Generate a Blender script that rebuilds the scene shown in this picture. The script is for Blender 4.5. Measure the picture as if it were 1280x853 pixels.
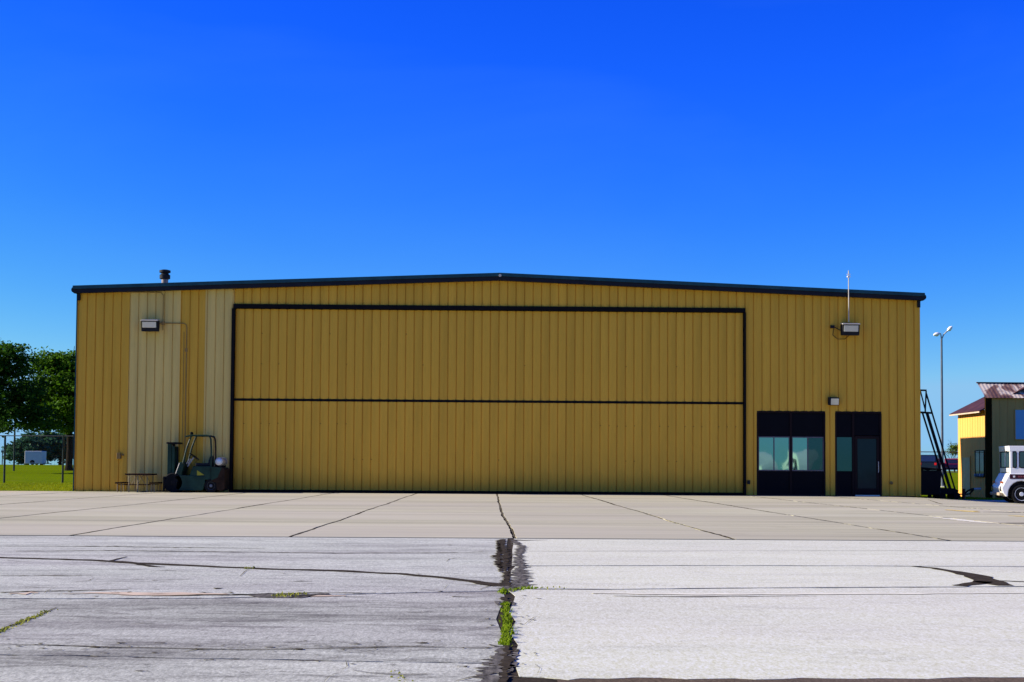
import bpy, bmesh, math, random
from mathutils import Vector, Matrix
random.seed(11)
R = math.radians
sc = bpy.context.scene
for o in list(bpy.data.objects):
    bpy.data.objects.remove(o)
col = sc.collection

# ------------------------------------------------------------------ camera
FPX, PW, PH = 1750.0, 1280.0, 853.0
CAM = Vector((0, -50.1, .93))
PITCH, YAW, ROLL, SHIFT = R(2.4598), R(.8668), R(.38), .065234
CR = Matrix.Rotation(-YAW, 3, 'Z') @ Matrix.Rotation(R(90) + PITCH, 3, 'X') @ Matrix.Rotation(ROLL, 3, 'Z')
cd = bpy.data.cameras.new('camera')
cam = bpy.data.objects.new('camera', cd); col.objects.link(cam)
cam.matrix_world = Matrix.Translation(CAM) @ CR.to_4x4()
cd.sensor_width = 36; cd.lens = FPX / PW * 36; cd.shift_y = SHIFT
cd.clip_start = .1; cd.clip_end = 6000
sc.camera = cam

# ------------------------------------------------------------------ sky and sun
SUN_EL, SUN_BACK = R(23.5), R(2.3)          # from the left, a little behind the hangar front
w = bpy.data.worlds.new('World'); sc.world = w; w.use_nodes = True
nt = w.node_tree; nt.nodes.clear()
sky = nt.nodes.new('ShaderNodeTexSky'); sky.sky_type = 'NISHITA'; sky.sun_disc = False
sky.sun_elevation = SUN_EL; sky.sun_rotation = -(R(90) - SUN_BACK)
sky.altitude = 300; sky.air_density = 1.0; sky.dust_density = .25; sky.ozone_density = 4.0
hs = nt.nodes.new('ShaderNodeHueSaturation'); hs.inputs['Saturation'].default_value = 1.25; hs.inputs['Value'].default_value = 1
bg = nt.nodes.new('ShaderNodeBackground'); bg.inputs['Strength'].default_value = .11
wo = nt.nodes.new('ShaderNodeOutputWorld')
SKYK = .185                               # deepen the clear sky: each channel gets its own response
sep = nt.nodes.new('ShaderNodeSeparateColor'); cmb = nt.nodes.new('ShaderNodeCombineColor')
def wmath(op, a, b):
    x = nt.nodes.new('ShaderNodeMath'); x.operation = op
    for k, v in ((0, a), (1, b)):
        if isinstance(v, (int, float)): x.inputs[k].default_value = v
        else: nt.links.new(v, x.inputs[k])
    return x.outputs[0]
nt.links.new(sky.outputs[0], hs.inputs['Color']); nt.links.new(hs.outputs[0], sep.inputs[0])
cr_ = wmath('MINIMUM', wmath('MULTIPLY', wmath('POWER', wmath('MULTIPLY', sep.outputs[0], SKYK / .44), 1.85), .155 / SKYK), .27 / SKYK)
cg_ = wmath('MINIMUM', wmath('MULTIPLY', wmath('POWER', wmath('MULTIPLY', sep.outputs[1], SKYK / .77), 1.52), .46 / SKYK), .56 / SKYK)
cb_ = wmath('SUBTRACT', wmath('MINIMUM', wmath('MULTIPLY', sep.outputs[2], 1.4), 1.02 / SKYK), wmath('MULTIPLY', cr_, .55))
for k_, c_ in enumerate((cr_, cg_, cb_)): nt.links.new(c_, cmb.inputs[k_])
tcw = nt.nodes.new('ShaderNodeTexCoord'); mpw = nt.nodes.new('ShaderNodeMapping'); mpw.inputs['Scale'].default_value = (1, 1, 3.2); mpw.inputs['Location'].default_value = (1.7, .4, .2)
nzw = nt.nodes.new('ShaderNodeTexNoise'); nzw.inputs['Scale'].default_value = 2.6; nzw.inputs['Detail'].default_value = 5; nzw.inputs['Distortion'].default_value = .5
rmw = nt.nodes.new('ShaderNodeValToRGB'); rmw.color_ramp.elements[0].position = .42; rmw.color_ramp.elements[1].position = .8
rmw.color_ramp.elements[0].color = (0, 0, 0, 1); rmw.color_ramp.elements[1].color = (.10, .10, .10, 1)
mxw = nt.nodes.new('ShaderNodeMix'); mxw.data_type = 'RGBA'; mxw.inputs[7].default_value = (.17 / SKYK, .50 / SKYK, .96 / SKYK, 1)   # thin uneven haze
nt.links.new(tcw.outputs['Generated'], mpw.inputs[0]); nt.links.new(mpw.outputs[0], nzw.inputs[0]); nt.links.new(nzw.outputs[0], rmw.inputs[0])
nt.links.new(rmw.outputs[0], mxw.inputs[0]); nt.links.new(cmb.outputs[0], mxw.inputs[6]); nt.links.new(mxw.outputs[2], bg.inputs[0]); nt.links.new(bg.outputs[0], wo.inputs[0])
sl = bpy.data.lights.new('sun', 'SUN'); sl.energy = 5.0; sl.angle = R(.5); sl.color = (1, .93, .82)
so = bpy.data.objects.new('sun', sl); col.objects.link(so)
SDIR = Vector((-math.cos(SUN_EL) * math.cos(SUN_BACK), math.cos(SUN_EL) * math.sin(SUN_BACK), math.sin(SUN_EL)))
so.rotation_euler = SDIR.to_track_quat('Z', 'Y').to_euler(); so.location = (-40, 5, 40)
vs = sc.view_settings
vs.view_transform = 'Standard'; vs.look = 'None'; vs.gamma = 1; vs.use_curve_mapping = False; vs.exposure = .75

# ------------------------------------------------------------------ helpers
def ray(px, py):
    return CR @ Vector(((px - PW / 2) / FPX, (PH / 2 - py) / FPX + SHIFT * PW / FPX, -1))
def at(px, py, Y):                       # the point on the upright plane y = Y behind a photo pixel
    d = ray(px, py); t = (Y - CAM.y) / d.y
    return CAM + d * t
def gp(px, py, z=0):                     # the ground point behind a photo pixel
    d = ray(px, py); t = (z - CAM.z) / d.z
    return CAM + d * t
def sm(a, b, x):
    t = min(1, max(0, (x - a) / (b - a))); return t * t * (3 - 2 * t)
def G(x, y):                             # height of the ground
    r = sm(14.2, 19, x)
    z = -.20 * r * (1 - sm(2, 24, y)) - .46 * r * sm(2, 24, y)
    left = .93 * sm(30, 95, y)
    right = 1.24 * sm(30, 100, y)
    z += left * (1 - r) + right * r
    return z

class MB:
    def __init__(s): s.v = []; s.f = []; s.sm = False
    def quad(s, *p):
        n = len(s.v); s.v += [tuple(q) for q in p]; s.f.append(tuple(range(n, n + len(p)))); return s
    def box(s, x0, x1, y0, y1, z0, z1):
        n = len(s.v)
        s.v += [(x0, y0, z0), (x1, y0, z0), (x1, y1, z0), (x0, y1, z0), (x0, y0, z1), (x1, y0, z1), (x1, y1, z1), (x0, y1, z1)]
        for q in ((0, 3, 2, 1), (4, 5, 6, 7), (0, 1, 5, 4), (1, 2, 6, 5), (2, 3, 7, 6), (3, 0, 4, 7)):
            s.f.append(tuple(n + i for i in q))
        return s
    def tube(s, pts, r, n=8, cap=True):
        pts = [Vector(p) for p in pts]; k = len(s.v)
        rs = r if isinstance(r, (list, tuple)) else [r] * len(pts)
        up = None
        for i, p in enumerate(pts):
            d = (pts[min(i + 1, len(pts) - 1)] - pts[max(i - 1, 0)])
            d = d.normalized() if d.length > 1e-9 else Vector((0, 0, 1))
            if up is None:
                up = Vector((0, 0, 1)) if abs(d.z) < .9 else Vector((0, 1, 0))
            a = d.cross(up)
            if a.length < 1e-4: a = d.cross(Vector((1, 0, 0)))
            a.normalize(); b = a.cross(d); up = b
            for j in range(n):
                t = 2 * math.pi * (j + .5) / n
                s.v.append(tuple(p + (a * math.cos(t) + b * math.sin(t)) * rs[i]))
        for i in range(len(pts) - 1):
            for j in range(n):
                j2 = (j + 1) % n
                s.f.append((k + i * n + j, k + i * n + j2, k + (i + 1) * n + j2, k + (i + 1) * n + j))
        if cap:
            s.f.append(tuple(k + j for j in range(n))[::-1]); s.f.append(tuple(k + (len(pts) - 1) * n + j for j in range(n)))
        return s
    def bar(s, a, b, t=.04): return s.tube([a, b], t * .7071, 4)
    def prism(s, poly, y0, y1):          # outline in x,z drawn out along y
        n = len(s.v); m = len(poly)
        s.v += [(x, y0, z) for x, z in poly] + [(x, y1, z) for x, z in poly]
        for i in range(m):
            j = (i + 1) % m; s.f.append((n + i, n + j, n + m + j, n + m + i))
        s.f.append(tuple(range(n, n + m))[::-1]); s.f.append(tuple(range(n + m, n + 2 * m)))
        return s
    def prism_x(s, poly, x0, x1):        # outline in y,z drawn out along x
        n = len(s.v); m = len(poly)
        s.v += [(x0, y, z) for y, z in poly] + [(x1, y, z) for y, z in poly]
        for i in range(m):
            j = (i + 1) % m; s.f.append((n + i, n + j, n + m + j, n + m + i))
        s.f.append(tuple(range(n, n + m))[::-1]); s.f.append(tuple(range(n + m, n + 2 * m)))
        return s
    def lathe(s, c, prof, axis='z', n=20):  # prof: (radius, distance along the axis)
        c = Vector(c); k = len(s.v)
        for r, h in prof:
            for j in range(n):
                t = 2 * math.pi * j / n; a, b = r * math.cos(t), r * math.sin(t)
                s.v.append(tuple(c + (Vector((a, b, h)) if axis == 'z' else Vector((a, h, b)) if axis == 'y' else Vector((h, a, b)))))
        for i in range(len(prof) - 1):
            for j in range(n):
                j2 = (j + 1) % n
                s.f.append((k + i * n + j, k + i * n + j2, k + (i + 1) * n + j2, k + (i + 1) * n + j))
        s.f.append(tuple(k + j for j in range(n))); s.f.append(tuple(k + (len(prof) - 1) * n + j for j in range(n)))
        return s
    def build(s, name, mat, parent=None, bevel=0, smooth=False, seg=1, fix=True):
        me = bpy.data.meshes.new(name)
        off = parent.matrix_world.translation if parent else Vector((0, 0, 0))
        if parent: off = wloc(parent)
        me.from_pydata([tuple(Vector(q) - off) for q in s.v], [], s.f)
        if fix:
            bm = bmesh.new(); bm.from_mesh(me); bmesh.ops.recalc_face_normals(bm, faces=bm.faces)
            if bevel:
                bmesh.ops.remove_doubles(bm, verts=bm.verts, dist=1e-5)
                es = [e for e in bm.edges if len(e.link_faces) == 2 and e.calc_face_angle(0) > .5]
                bmesh.ops.bevel(bm, geom=es, offset=bevel, segments=seg, affect='EDGES', profile=.6, clamp_overlap=True)
            bm.to_mesh(me); bm.free()
        me.materials.append(mat)
        if smooth:
            me.polygons.foreach_set('use_smooth', [True] * len(me.polygons))
            try: me.set_sharp_from_angle(angle=R(38))
            except Exception: pass
        me.update()
        o = bpy.data.objects.new(name, me); col.objects.link(o)
        if parent: o.parent = parent
        return o
def wloc(o):
    v = o.location.copy()
    while o.parent: o = o.parent; v += o.location
    return v
def thing(name, label, cat, loc, group=None):
    o = bpy.data.objects.new(name, None); col.objects.link(o); o.location = loc
    o.empty_display_size = .2
    return tag(o, label, cat, group)
def tag(o, label, cat, group=None, kind=None):
    o['label'] = label; o['category'] = cat
    if group: o['group'] = group
    if kind: o['kind'] = kind
    return o
def struct(o, label=None, cat=None):
    o['kind'] = 'structure'
    if label: o['label'] = label
    if cat: o['category'] = cat
    return o

# ------------------------------------------------------------------ materials
class N:
    def __init__(s, name):
        s.m = bpy.data.materials.new(name); s.m.use_nodes = True; s.t = s.m.node_tree
        s.b = s.t.nodes['Principled BSDF']; s.tc = s.n('ShaderNodeTexCoord')
    def n(s, k, **kw):
        x = s.t.nodes.new(k)
        for a, b in kw.items(): setattr(x, a, b)
        return x
    def l(s, a, b): s.t.links.new(a, b)
    def noise(s, scale=3, detail=4, stretch=(1, 1, 1), rough=.55, dist=0, vec=None, seed=0):
        mp = s.n('ShaderNodeMapping'); mp.inputs['Scale'].default_value = stretch; mp.inputs['Location'].default_value = (seed * 7.3, seed * 3.1, seed * 1.7)
        s.l(vec or s.tc.outputs['Object'], mp.inputs[0])
        x = s.n('ShaderNodeTexNoise'); x.inputs['Scale'].default_value = scale; x.inputs['Detail'].default_value = detail
        x.inputs['Roughness'].default_value = rough; x.inputs['Distortion'].default_value = dist
        s.l(mp.outputs[0], x.inputs[0]); return x.outputs[0]
    def ramp(s, fac, stops):
        x = s.n('ShaderNodeValToRGB'); e = x.color_ramp.elements
        while len(e) < len(stops): e.new(.5)
        for i, (p, c) in enumerate(stops):
            e[i].position = p; e[i].color = (*c, 1) if not isinstance(c, (int, float)) else (c, c, c, 1)
        s.l(fac, x.inputs[0]); return x.outputs[0]
    def mix(s, fac, a, b, mode='MIX'):
        x = s.n('ShaderNodeMix', data_type='RGBA', blend_type=mode)
        for k, v in ((0, fac), (6, a), (7, b)):
            if isinstance(v, (int, float)): x.inputs[k].default_value = v
            elif isinstance(v, tuple): x.inputs[k].default_value = (*v, 1)
            else: s.l(v, x.inputs[k])
        return x.outputs[2]
    def math(s, op, a, b=0, clamp=False):
        x = s.n('ShaderNodeMath', operation=op); x.use_clamp = clamp
        for k, v in ((0, a), (1, b)):
            if isinstance(v, (int, float)): x.inputs[k].default_value = v
            else: s.l(v, x.inputs[k])
        return x.outputs[0]
    def xyz(s):
        x = s.n('ShaderNodeSeparateXYZ'); s.l(s.tc.outputs['Object'], x.inputs[0]); return x.outputs
    def rand(s):
        return s.n('ShaderNodeObjectInfo').outputs['Random']
    def bump(s, h, strength=.3, dist=.01):
        x = s.n('ShaderNodeBump'); x.inputs['Strength'].default_value = strength; x.inputs['Distance'].default_value = dist
        s.l(h, x.inputs['Height']); s.l(x.outputs[0], s.b.inputs['Normal'])
    def out(s, c=None, rough=.6, metal=0, spec=.5):
        if c is not None:
            if isinstance(c, tuple): s.b.inputs['Base Color'].default_value = (*c, 1)
            else: s.l(c, s.b.inputs['Base Color'])
        if isinstance(rough, (int, float)): s.b.inputs['Roughness'].default_value = rough
        else: s.l(rough, s.b.inputs['Roughness'])
        s.b.inputs['Metallic'].default_value = metal; s.b.inputs['Specular IOR Level'].default_value = spec
        return s.m
def sc3(c, k): return tuple(min(1, x * k) for x in c)
def simple(name, c, rough=.55, var=.25, scale=4, metal=0, spec=.2, stretch=(1, 1, 1), bump=0, bscale=30):
    a = N(name); f = a.noise(scale, 5, stretch)
    m = a.ramp(f, [(.3, sc3(c, 1 - var)), (.7, sc3(c, 1 + var))])
    if bump: a.bump(a.noise(bscale, 3), bump, .01)
    return a.out(m, rough, metal, spec)

def siding(name, c, algae=False):
    a = N(name)
    f = a.noise(1.4, 4, (2.2, 1, .12)); m = a.ramp(f, [(.25, sc3(c, .82)), (.75, sc3(c, 1.12))])
    g = a.noise(9, 4, (1, 1, .25), seed=2); m = a.mix(a.ramp(g, [(.55, 0.0), (.8, .22)]), m, sc3(c, .66))
    r = a.rand(); m = a.mix(a.math('MULTIPLY', r, .16), m, sc3(c, .72))
    z = a.xyz()[2]
    h = a.math('ADD', z, a.math('MULTIPLY', a.noise(1.3, 4, (1, 1, .4), seed=5), .7))
    low = a.math('SUBTRACT', 1.15 if algae else .8, h); low = a.math('MULTIPLY', low, 1.1, True)
    m = a.mix(a.math('MULTIPLY', low, .62 if algae else .25, True), m, (.20, .15, .016) if algae else sc3(c, .5))
    a.bump(a.noise(4, 3, (1, 1, .3)), .12, .02)
    return a.out(m, .6, 0, .08)
GOLD = (.74, .405, .044); PALE = (.76, .54, .15)
m_gold = siding('gold painted steel siding', GOLD)
m_goldd = siding('gold painted steel door skin', GOLD, True)
m_pale = siding('faded replacement siding', PALE)
m_trim = simple('dark bronze trim', (.006, .005, .005), .7, .3, spec=.1)
m_fascia = simple('dark blue brown fascia', (.008, .008, .012), .55, .3, 2, spec=.2)
m_cap = simple('blue grey gutter edge', (.012, .055, .065), .4, .3, 2)
m_roof = simple('galvanised roof sheet', (.22, .22, .22), .5, .2)
m_spandrel = simple('dark navy spandrel panel', (.003, .003, .005), .6, .2, spec=.08)
m_frame = simple('dark brown window frame', (.012, .005, .005), .6, .2, spec=.12)
m_alu = simple('anodised window sash', (.12, .10, .11), .4, .2)
m_thresh = simple('aluminium threshold', (.55, .55, .55), .35, .1, metal=.6)
m_black = simple('black rubber seal', (.004, .004, .004), .8, .2, spec=.1)
m_conduit = simple('grey conduit', (.30, .19, .06), .6, .15, spec=.05)
m_grey = simple('light grey painted metal', (.50, .46, .38), .45, .15)
m_white = simple('white gloss paint', (.90, .86, .78), .3, .03, 2, spec=.5)
m_dkgrey = simple('dark housing metal', (.018, .018, .02), .6, .2, spec=.1)
m_screw = simple('weathered screw', (.05, .03, .012), .7, .2)
def glassy(name, tint, mir, rough=.02, wav=0.0, base=(.004, .012, .016)):
    a = N(name); a.out(base, .25, 0, .12)
    gl = a.n('ShaderNodeBsdfGlossy'); gl.inputs['Color'].default_value = (*tint, 1); gl.inputs['Roughness'].default_value = rough
    if wav:
        b = a.n('ShaderNodeBump'); b.inputs['Strength'].default_value = 1; b.inputs['Distance'].default_value = wav
        a.l(a.noise(1.2, 1.2, (1, 1, .6), dist=.3), b.inputs['Height']); a.l(b.outputs[0], gl.inputs['Normal'])
    mx = a.n('ShaderNodeMixShader'); mx.inputs[0].default_value = mir
    a.l(a.b.outputs[0], mx.inputs[1]); a.l(gl.outputs[0], mx.inputs[2]); a.l(mx.outputs[0], a.t.nodes['Material Output'].inputs[0])
    return a.m
m_film = glassy('reflective teal window film', (.42, .80, .62), .40, .02, .004)
m_filmdk = glassy('dark window film', (.3, .75, .62), .09, .02, .004)
m_doorgl = glassy('dark door glass', (.5, .8, .8), .012, .05, .004)
m_lens = glassy('floodlight lens', (1, 1, .9), .35, .2, .01, (.45, .45, .38))
m_lensy = simple('yellowed lens', (.80, .70, .42), .3, .15)
m_carglass = glassy('vehicle glass', (.8, .9, .9), .10, .03, 0, (.01, .014, .014))

def concrete():
    a = N('weathered concrete')
    f = a.noise(.35, 6, (.5, 1.6, 1)); m = a.ramp(f, [(.25, (.465, .43, .255)), (.75, (.595, .55, .34))])
    g = a.noise(3.5, 6, (.35, 1.6, 1), seed=3); m = a.mix(a.ramp(g, [(.45, 0.0), (.75, .5)]), m, (.40, .36, .22))
    k = a.noise(70, 3, seed=4); m = a.mix(.35, m, a.ramp(k, [(.3, (.36, .32, .20)), (.7, (.66, .59, .38))]))
    m = a.mix(a.math('MULTIPLY', a.rand(), .45), m, (.42, .375, .235))
    st = a.noise(.8, 5, (1, 1, 1), .65, seed=9); m = a.mix(a.ramp(st, [(.62, 0.0), (.75, .45)]), m, (.30, .26, .16))
    sx = a.noise(.75, 6, (.10, 1, 1), .65, seed=17, dist=.3); m = a.mix(.55, m, a.ramp(sx, [(.32, .30), (.5, .5), (.68, .68)]), 'OVERLAY')
    tk_ = a.noise(.22, 5, (.5, 1, 1), .6, seed=23); m = a.mix(a.ramp(tk_, [(.55, 0.0), (.72, .35)]), m, (.36, .33, .235))
    pk = a.noise(.16, 4, (.6, 1.4, 1), seed=12); m = a.mix(a.ramp(pk, [(.42, 0.0), (.62, .5)]), m, (.54, .475, .335))
    a.bump(a.noise(90, 3), .12, .004)
    return a.out(m, .9, 0, .04)
def asphalt(name, lo, hi, dark, streak, th=.48):
    a = N(name)
    f = a.noise(.5, 6, (.4, 1, 1), .62); m = a.ramp(f, [(.3, lo), (.7, hi)])
    s_ = a.noise(1.3, 8, (.26, 1.2, 1), .70, seed=2, dist=.5); m = a.mix(a.ramp(s_, [(th, 0.0), (th + .17, streak * .9)]), m, dark)
    s4 = a.noise(1.7, 8, (.3, 1.2, 1), .70, seed=25, dist=.3); m = a.mix(a.ramp(s4, [(.52, 0.0), (.70, streak * .6)]), m, sc3(hi, 1.18))
    s5 = a.noise(4.5, 7, (.38, 1.0, 1), .75, seed=41, dist=.6); m = a.mix(a.ramp(s5, [(th + .04, 0.0), (th + .16, streak * .8)]), m, sc3(dark, .8))
    tn = a.noise(.33, 3, (.5, 1, 1), seed=31); m = a.mix(a.ramp(tn, [(.4, 0.0), (.65, .16)]), m, (.50, .40, .40))
    g = a.noise(9, 6, (3.2, 1, 1), seed=3, rough=.8); m = a.mix(.38, m, a.ramp(g, [(.36, 0.24), (.5, .5), (.64, .78)]), 'OVERLAY')
    g2 = a.noise(30, 4, (2.2, 1, 1), seed=5, rough=.8); m = a.mix(.6, m, a.ramp(g2, [(.34, 0.22), (.5, .5), (.66, .8)]), 'OVERLAY')
    v = a.n('ShaderNodeTexVoronoi'); v.inputs['Scale'].default_value = 75; a.l(a.tc.outputs['Object'], v.inputs[0])
    pit = a.noise(5, 7, (1.6, 1, 1), seed=6, rough=.75); m = a.mix(a.ramp(pit, [(.60, 0.0), (.68, streak * .95)]), m, sc3(dark, .55))
    a.bump(a.math('ADD', g2, v.outputs['Distance']), .14, .004)
    return a.out(m, .95, 0, .04)
m_conc = concrete()
m_aspL = asphalt('old bleached asphalt', (.46, .455, .34), (.60, .595, .445), (.25, .24, .19), .68)
m_aspR = asphalt('pale resurfaced asphalt', (.63, .61, .43), (.71, .685, .48), (.49, .47, .345), .32)
m_aspL2 = asphalt('old asphalt, greyer strip', (.36, .35, .265), (.52, .51, .385), (.15, .138, .11), .82, .45)
m_aspL3 = asphalt('old asphalt, coarse strip', (.40, .39, .295), (.57, .555, .415), (.15, .138, .11), .82, .47)
m_tar = simple('tar sealant', (.052, .040, .024), .9, .45, 12, bump=.3, spec=.02)
m_tarf = simple('worn tar smear', (.13, .115, .088), .9, .7, 9, bump=.3, stretch=(3, .6, 1), spec=.03)
m_crack = simple('dirt in crack', (.06, .046, .024), .95, .5, 10, spec=0)
m_crackl = simple('dusty hairline crack', (.17, .15, .11), .95, .4, 10, spec=0)
m_joint = simple('dusty joint filler', (.15, .125, .08), .95, .5, 6, spec=0)
m_rustp = simple('faded orange line paint', (.64, .49, .32), .9, .3, 9, spec=.03, stretch=(.4, 3, 1))
m_yell = simple('faded yellow line paint', (.74, .55, .18), .9, .2, 7, spec=.03)
m_patch = simple('pale mortar patch', (.78, .72, .52), .9, .12, 5, spec=.03)

def grassmat():
    a = N('mown grass')
    f = a.noise(.25, 5, (.3, 2.2, 1)); m = a.ramp(f, [(.3, (.10, .155, .0015)), (.7, (.17, .225, .003))])
    g = a.noise(9, 5, seed=2); m = a.mix(.55, m, a.ramp(g, [(.3, (.07, .12, .0015)), (.7, (.20, .26, .004))]))
    b = a.noise(.5, 4, seed=4); m = a.mix(a.ramp(b, [(.58, 0.0), (.74, .45)]), m, (.24, .22, .02))
    a.bump(g, .35, .03)
    return a.out(m, .95, 0, .0)
m_grass = grassmat()
def leafmat(name, c, tr=.35):
    a = N(name); f = a.rand()
    k = a.noise(.6, 3); m = a.ramp(k, [(.3, sc3(c, .55)), (.72, sc3(c, 1.35))])
    k2 = a.noise(6, 2, seed=1); m = a.mix(.4, m, a.ramp(k2, [(.3, sc3(c, .4)), (.7, sc3(c, 1.5))]))
    a.out(m, .6, 0, .06)
    t = a.n('ShaderNodeBsdfTranslucent'); a.l(m, t.inputs[0])
    x = a.n('ShaderNodeMixShader'); x.inputs[0].default_value = tr
    a.l(a.b.outputs[0], x.inputs[1]); a.l(t.outputs[0], x.inputs[2]); a.l(x.outputs[0], a.t.nodes['Material Output'].inputs[0])
    return a.m
m_leafA = leafmat('dark shade tree leaves', (.032, .085, .006), .4)
m_leafB = leafmat('bright shade tree leaves', (.066, .150, .006), .4)
m_leafC = leafmat('haze tinted far leaves', (.045, .115, .050), .3)  # distance haze is put into the leaf colour
m_leafY = leafmat('young yellow green leaves', (.13, .20, .03), .35)
m_weed = leafmat('weed blades', (.22, .31, .012), .4)
m_weedd = leafmat('dry weed blades', (.34, .34, .05), .3)
m_blade = leafmat('lawn blades', (.19, .25, .006), .3)
m_bark = simple('dark bark', (.018, .013, .009), .9, .35, 6, spec=.03, stretch=(4, 4, .6))
m_green = simple('dark green forklift paint', (.013, .040, .024), .5, .4, 3, spec=.15)
m_rusty = simple('rusty brown counterweight', (.030, .016, .009), .7, .45, 5, spec=.1)
m_tyre = simple('black tyre rubber', (.008, .008, .008), .85, .25, spec=.15)
m_rim = simple('dusty grey rim', (.14, .15, .16), .5, .25)
m_rimw = simple('white wheel rim', (.72, .73, .74), .4, .08)
m_tank = simple('brushed aluminium tank', (.62, .64, .66), .3, .1, metal=.7)
m_seat = simple('black vinyl seat', (.012, .012, .013), .5, .2)
m_yellowd = simple('yellow decal', (.30, .27, .02), .5, .2)
m_woodb = simple('dark stained wood', (.035, .015, .010), .8, .35, 5, spec=.05, stretch=(6, .5, 6))
m_pipe = simple('pale galvanised pipe', (.24, .19, .12), .6, .2, spec=.1)
m_dpost = simple('weathered fence post', (.015, .03, .03), .6, .25, spec=.1)
m_wire = simple('galvanised wire', (.10, .11, .10), .6, .2, spec=.1)
m_steel = simple('black painted steel', (.006, .005, .006), .6, .3, spec=.15)
m_redjack = simple('dark red jack', (.12, .015, .012), .5, .3)
m_shed = siding('yellow painted shed boards', (.90, .42, .095))
m_sheddk = simple('dark brown corner board', (.03, .016, .004), .8, .3, spec=.02)
m_soffit = simple('pale fascia board', (.55, .42, .28), .7, .15)
m_maroon = simple('maroon body stripe', (.045, .008, .014), .35, .2)
m_headl = simple('headlamp glass', (.10, .09, .10), .15, .2)
m_bump = simple('tan bumper rubber', (.42, .33, .22), .7, .3)
def rustroof():
    a = N('rusted corrugated roof')
    f = a.noise(.55, 5, (1, 1, 1), .6, dist=.8); m = a.ramp(f, [(.36, (.05, .022, .014)), (.46, (.17, .085, .055)), (.50, (.26, .15, .10)), (.54, (.66, .53, .38)), (.8, (.70, .60, .45))])
    return a.out(m, .6, 0, .4)
m_rroof = rustroof()
m_rroofd = simple('dark rusted roof', (.06, .022, .018), .7, .4, 2)
def lineblue():
    return simple('pale blue roll door', (.30, .55, .62), .4, .06, 1)
m_blue = lineblue()

# ================================================================== THE SETTING
# ---- ground sheet to the horizon
def axis(spec):
    r = []
    for a, b, n in spec:
        r += [a + (b - a) * i / n for i in range(n)]
    return r + [spec[-1][1]]
xs = axis([(-2500, -200, 8), (-200, -40, 12), (-40, -16, 16), (-16, 12, 8), (12, 40, 40), (40, 200, 12), (200, 2500, 8)])
ys = axis([(-300, -60, 5), (-60, -1, 12), (-1, 30, 31), (30, 110, 40), (110, 400, 12), (400, 4000, 8)])
mb = MB()
paved = lambda x, y: y < .2 or (x > 15 and y < 5.5) or (abs(x) < 16 and y < 27)
for y in ys:
    for x in xs: mb.v.append((x, y, G(x, y) - (.09 if paved(x, y) else .02)))
nx = len(xs)
for j in range(len(ys) - 1):
    for i in range(nx - 1):
        mb.f.append((j * nx + i, j * nx + i + 1, (j + 1) * nx + i + 1, (j + 1) * nx + i))
struct(mb.build('ground', m_grass, None, fix=False, smooth=True))

# ---- concrete apron: dark bed with separate slabs laid on it
JX = [.3 + 2.93 * k for k in range(-9, 11)]
JY = [-31.45, -26.2, -21.0, -15.7, -10.5, -5.2, -.14]
def wob(seed, t, amp):
    return amp * (math.sin(t * .55 + seed * 1.9) * .6 + math.sin(t * 1.7 + seed * 4.1) * .28 + math.sin(t * 5.3 + seed * 2.3) * .12)
def jx(i, y):
    b = JX[i] + wob(i, y, .03)
    if i == 9: b = .24 + .09 * sm(-20, -31, y) + wob(i, y, .008)
    return b
def jy(j, x): return JY[j] + (wob(j + 20, x, .03) if 0 < j < 6 else 0)
mb = MB()
gx = axis([(-40, 12, 26), (12, 26, 28), (26, 45, 8)]); gy = axis([(-31.6, -.12, 12), (-.12, 5.5, 6)])
for a in range(len(gx) - 1):
    for b in range(len(gy) - 1):
        x0, x1, y0, y1 = gx[a], gx[a + 1], gy[b], gy[b + 1]
        if y0 >= -.2 and x0 < 15.44: continue
        mb.quad(*[(x, y, G(x, y) - .016) for x, y in ((x0, y0), (x1, y0), (x1, y1), (x0, y1))])
apron = struct(mb.build('concrete_apron', m_crack, None, fix=False))
def slab(i, j):
    gapx = .018 + .010 * random.random(); gapy = .012
    n = 14; mb = MB()
    ring_top = []
    y0, y1 = JY[j], JY[j + 1]
    L, Rr = [], []
    rows = []
    for k in range(n + 1):
        y = y0 + gapy + (y1 - y0 - 2 * gapy) * k / n
        jl = gapx * (.7 + .9 * random.random()); jr = gapx * (.7 + .9 * random.random())
        xl, xr = jx(i, y) + jl, jx(i + 1, y) - jr
        rows.append([(xl + (xr - xl) * q / 4, y) for q in range(5)])
    for k in range(n):
        for q in range(4):
            mb.quad(*[(x, y, G(x, y)) for x, y in (rows[k][q], rows[k][q + 1], rows[k + 1][q + 1], rows[k + 1][q])])
    edge = [rows[0][q] for q in range(5)] + [rows[k][4] for k in range(1, n + 1)] + [rows[n][q] for q in (3, 2, 1, 0)] + [rows[k][0] for k in range(n - 1, 0, -1)]
    for a in range(len(edge)):
        p, q = edge[a], edge[(a + 1) % len(edge)]
        mb.quad((*p, G(*p) - .015), (*q, G(*q) - .015), (*q, G(*q)), (*p, G(*p)))
    bmn = mb.build('slab', m_conc, apron, fix=False)
    return bmn
for i in range(len(JX) - 1):
    for j in range(6):
        slab(i, j)
for i in range(len(JX) - 1):                 # strip of paving beside the hangar, behind the front line
    if JX[i] > 15:
        x0, x1 = JX[i] + .02, JX[i + 1] - .02
        mb = MB()
        for k in range(6):
            ya, yb = -.11 + k * .93, -.11 + (k + 1) * .93
            for q in range(4):
                xa, xb = x0 + (x1 - x0) * q / 4, x0 + (x1 - x0) * (q + 1) / 4
                mb.quad(*[(x, y, G(x, y)) for x, y in ((xa, ya), (xb, ya), (xb, yb), (xa, yb))])
        mb.build('slab', m_conc, apron, fix=False)

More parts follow.
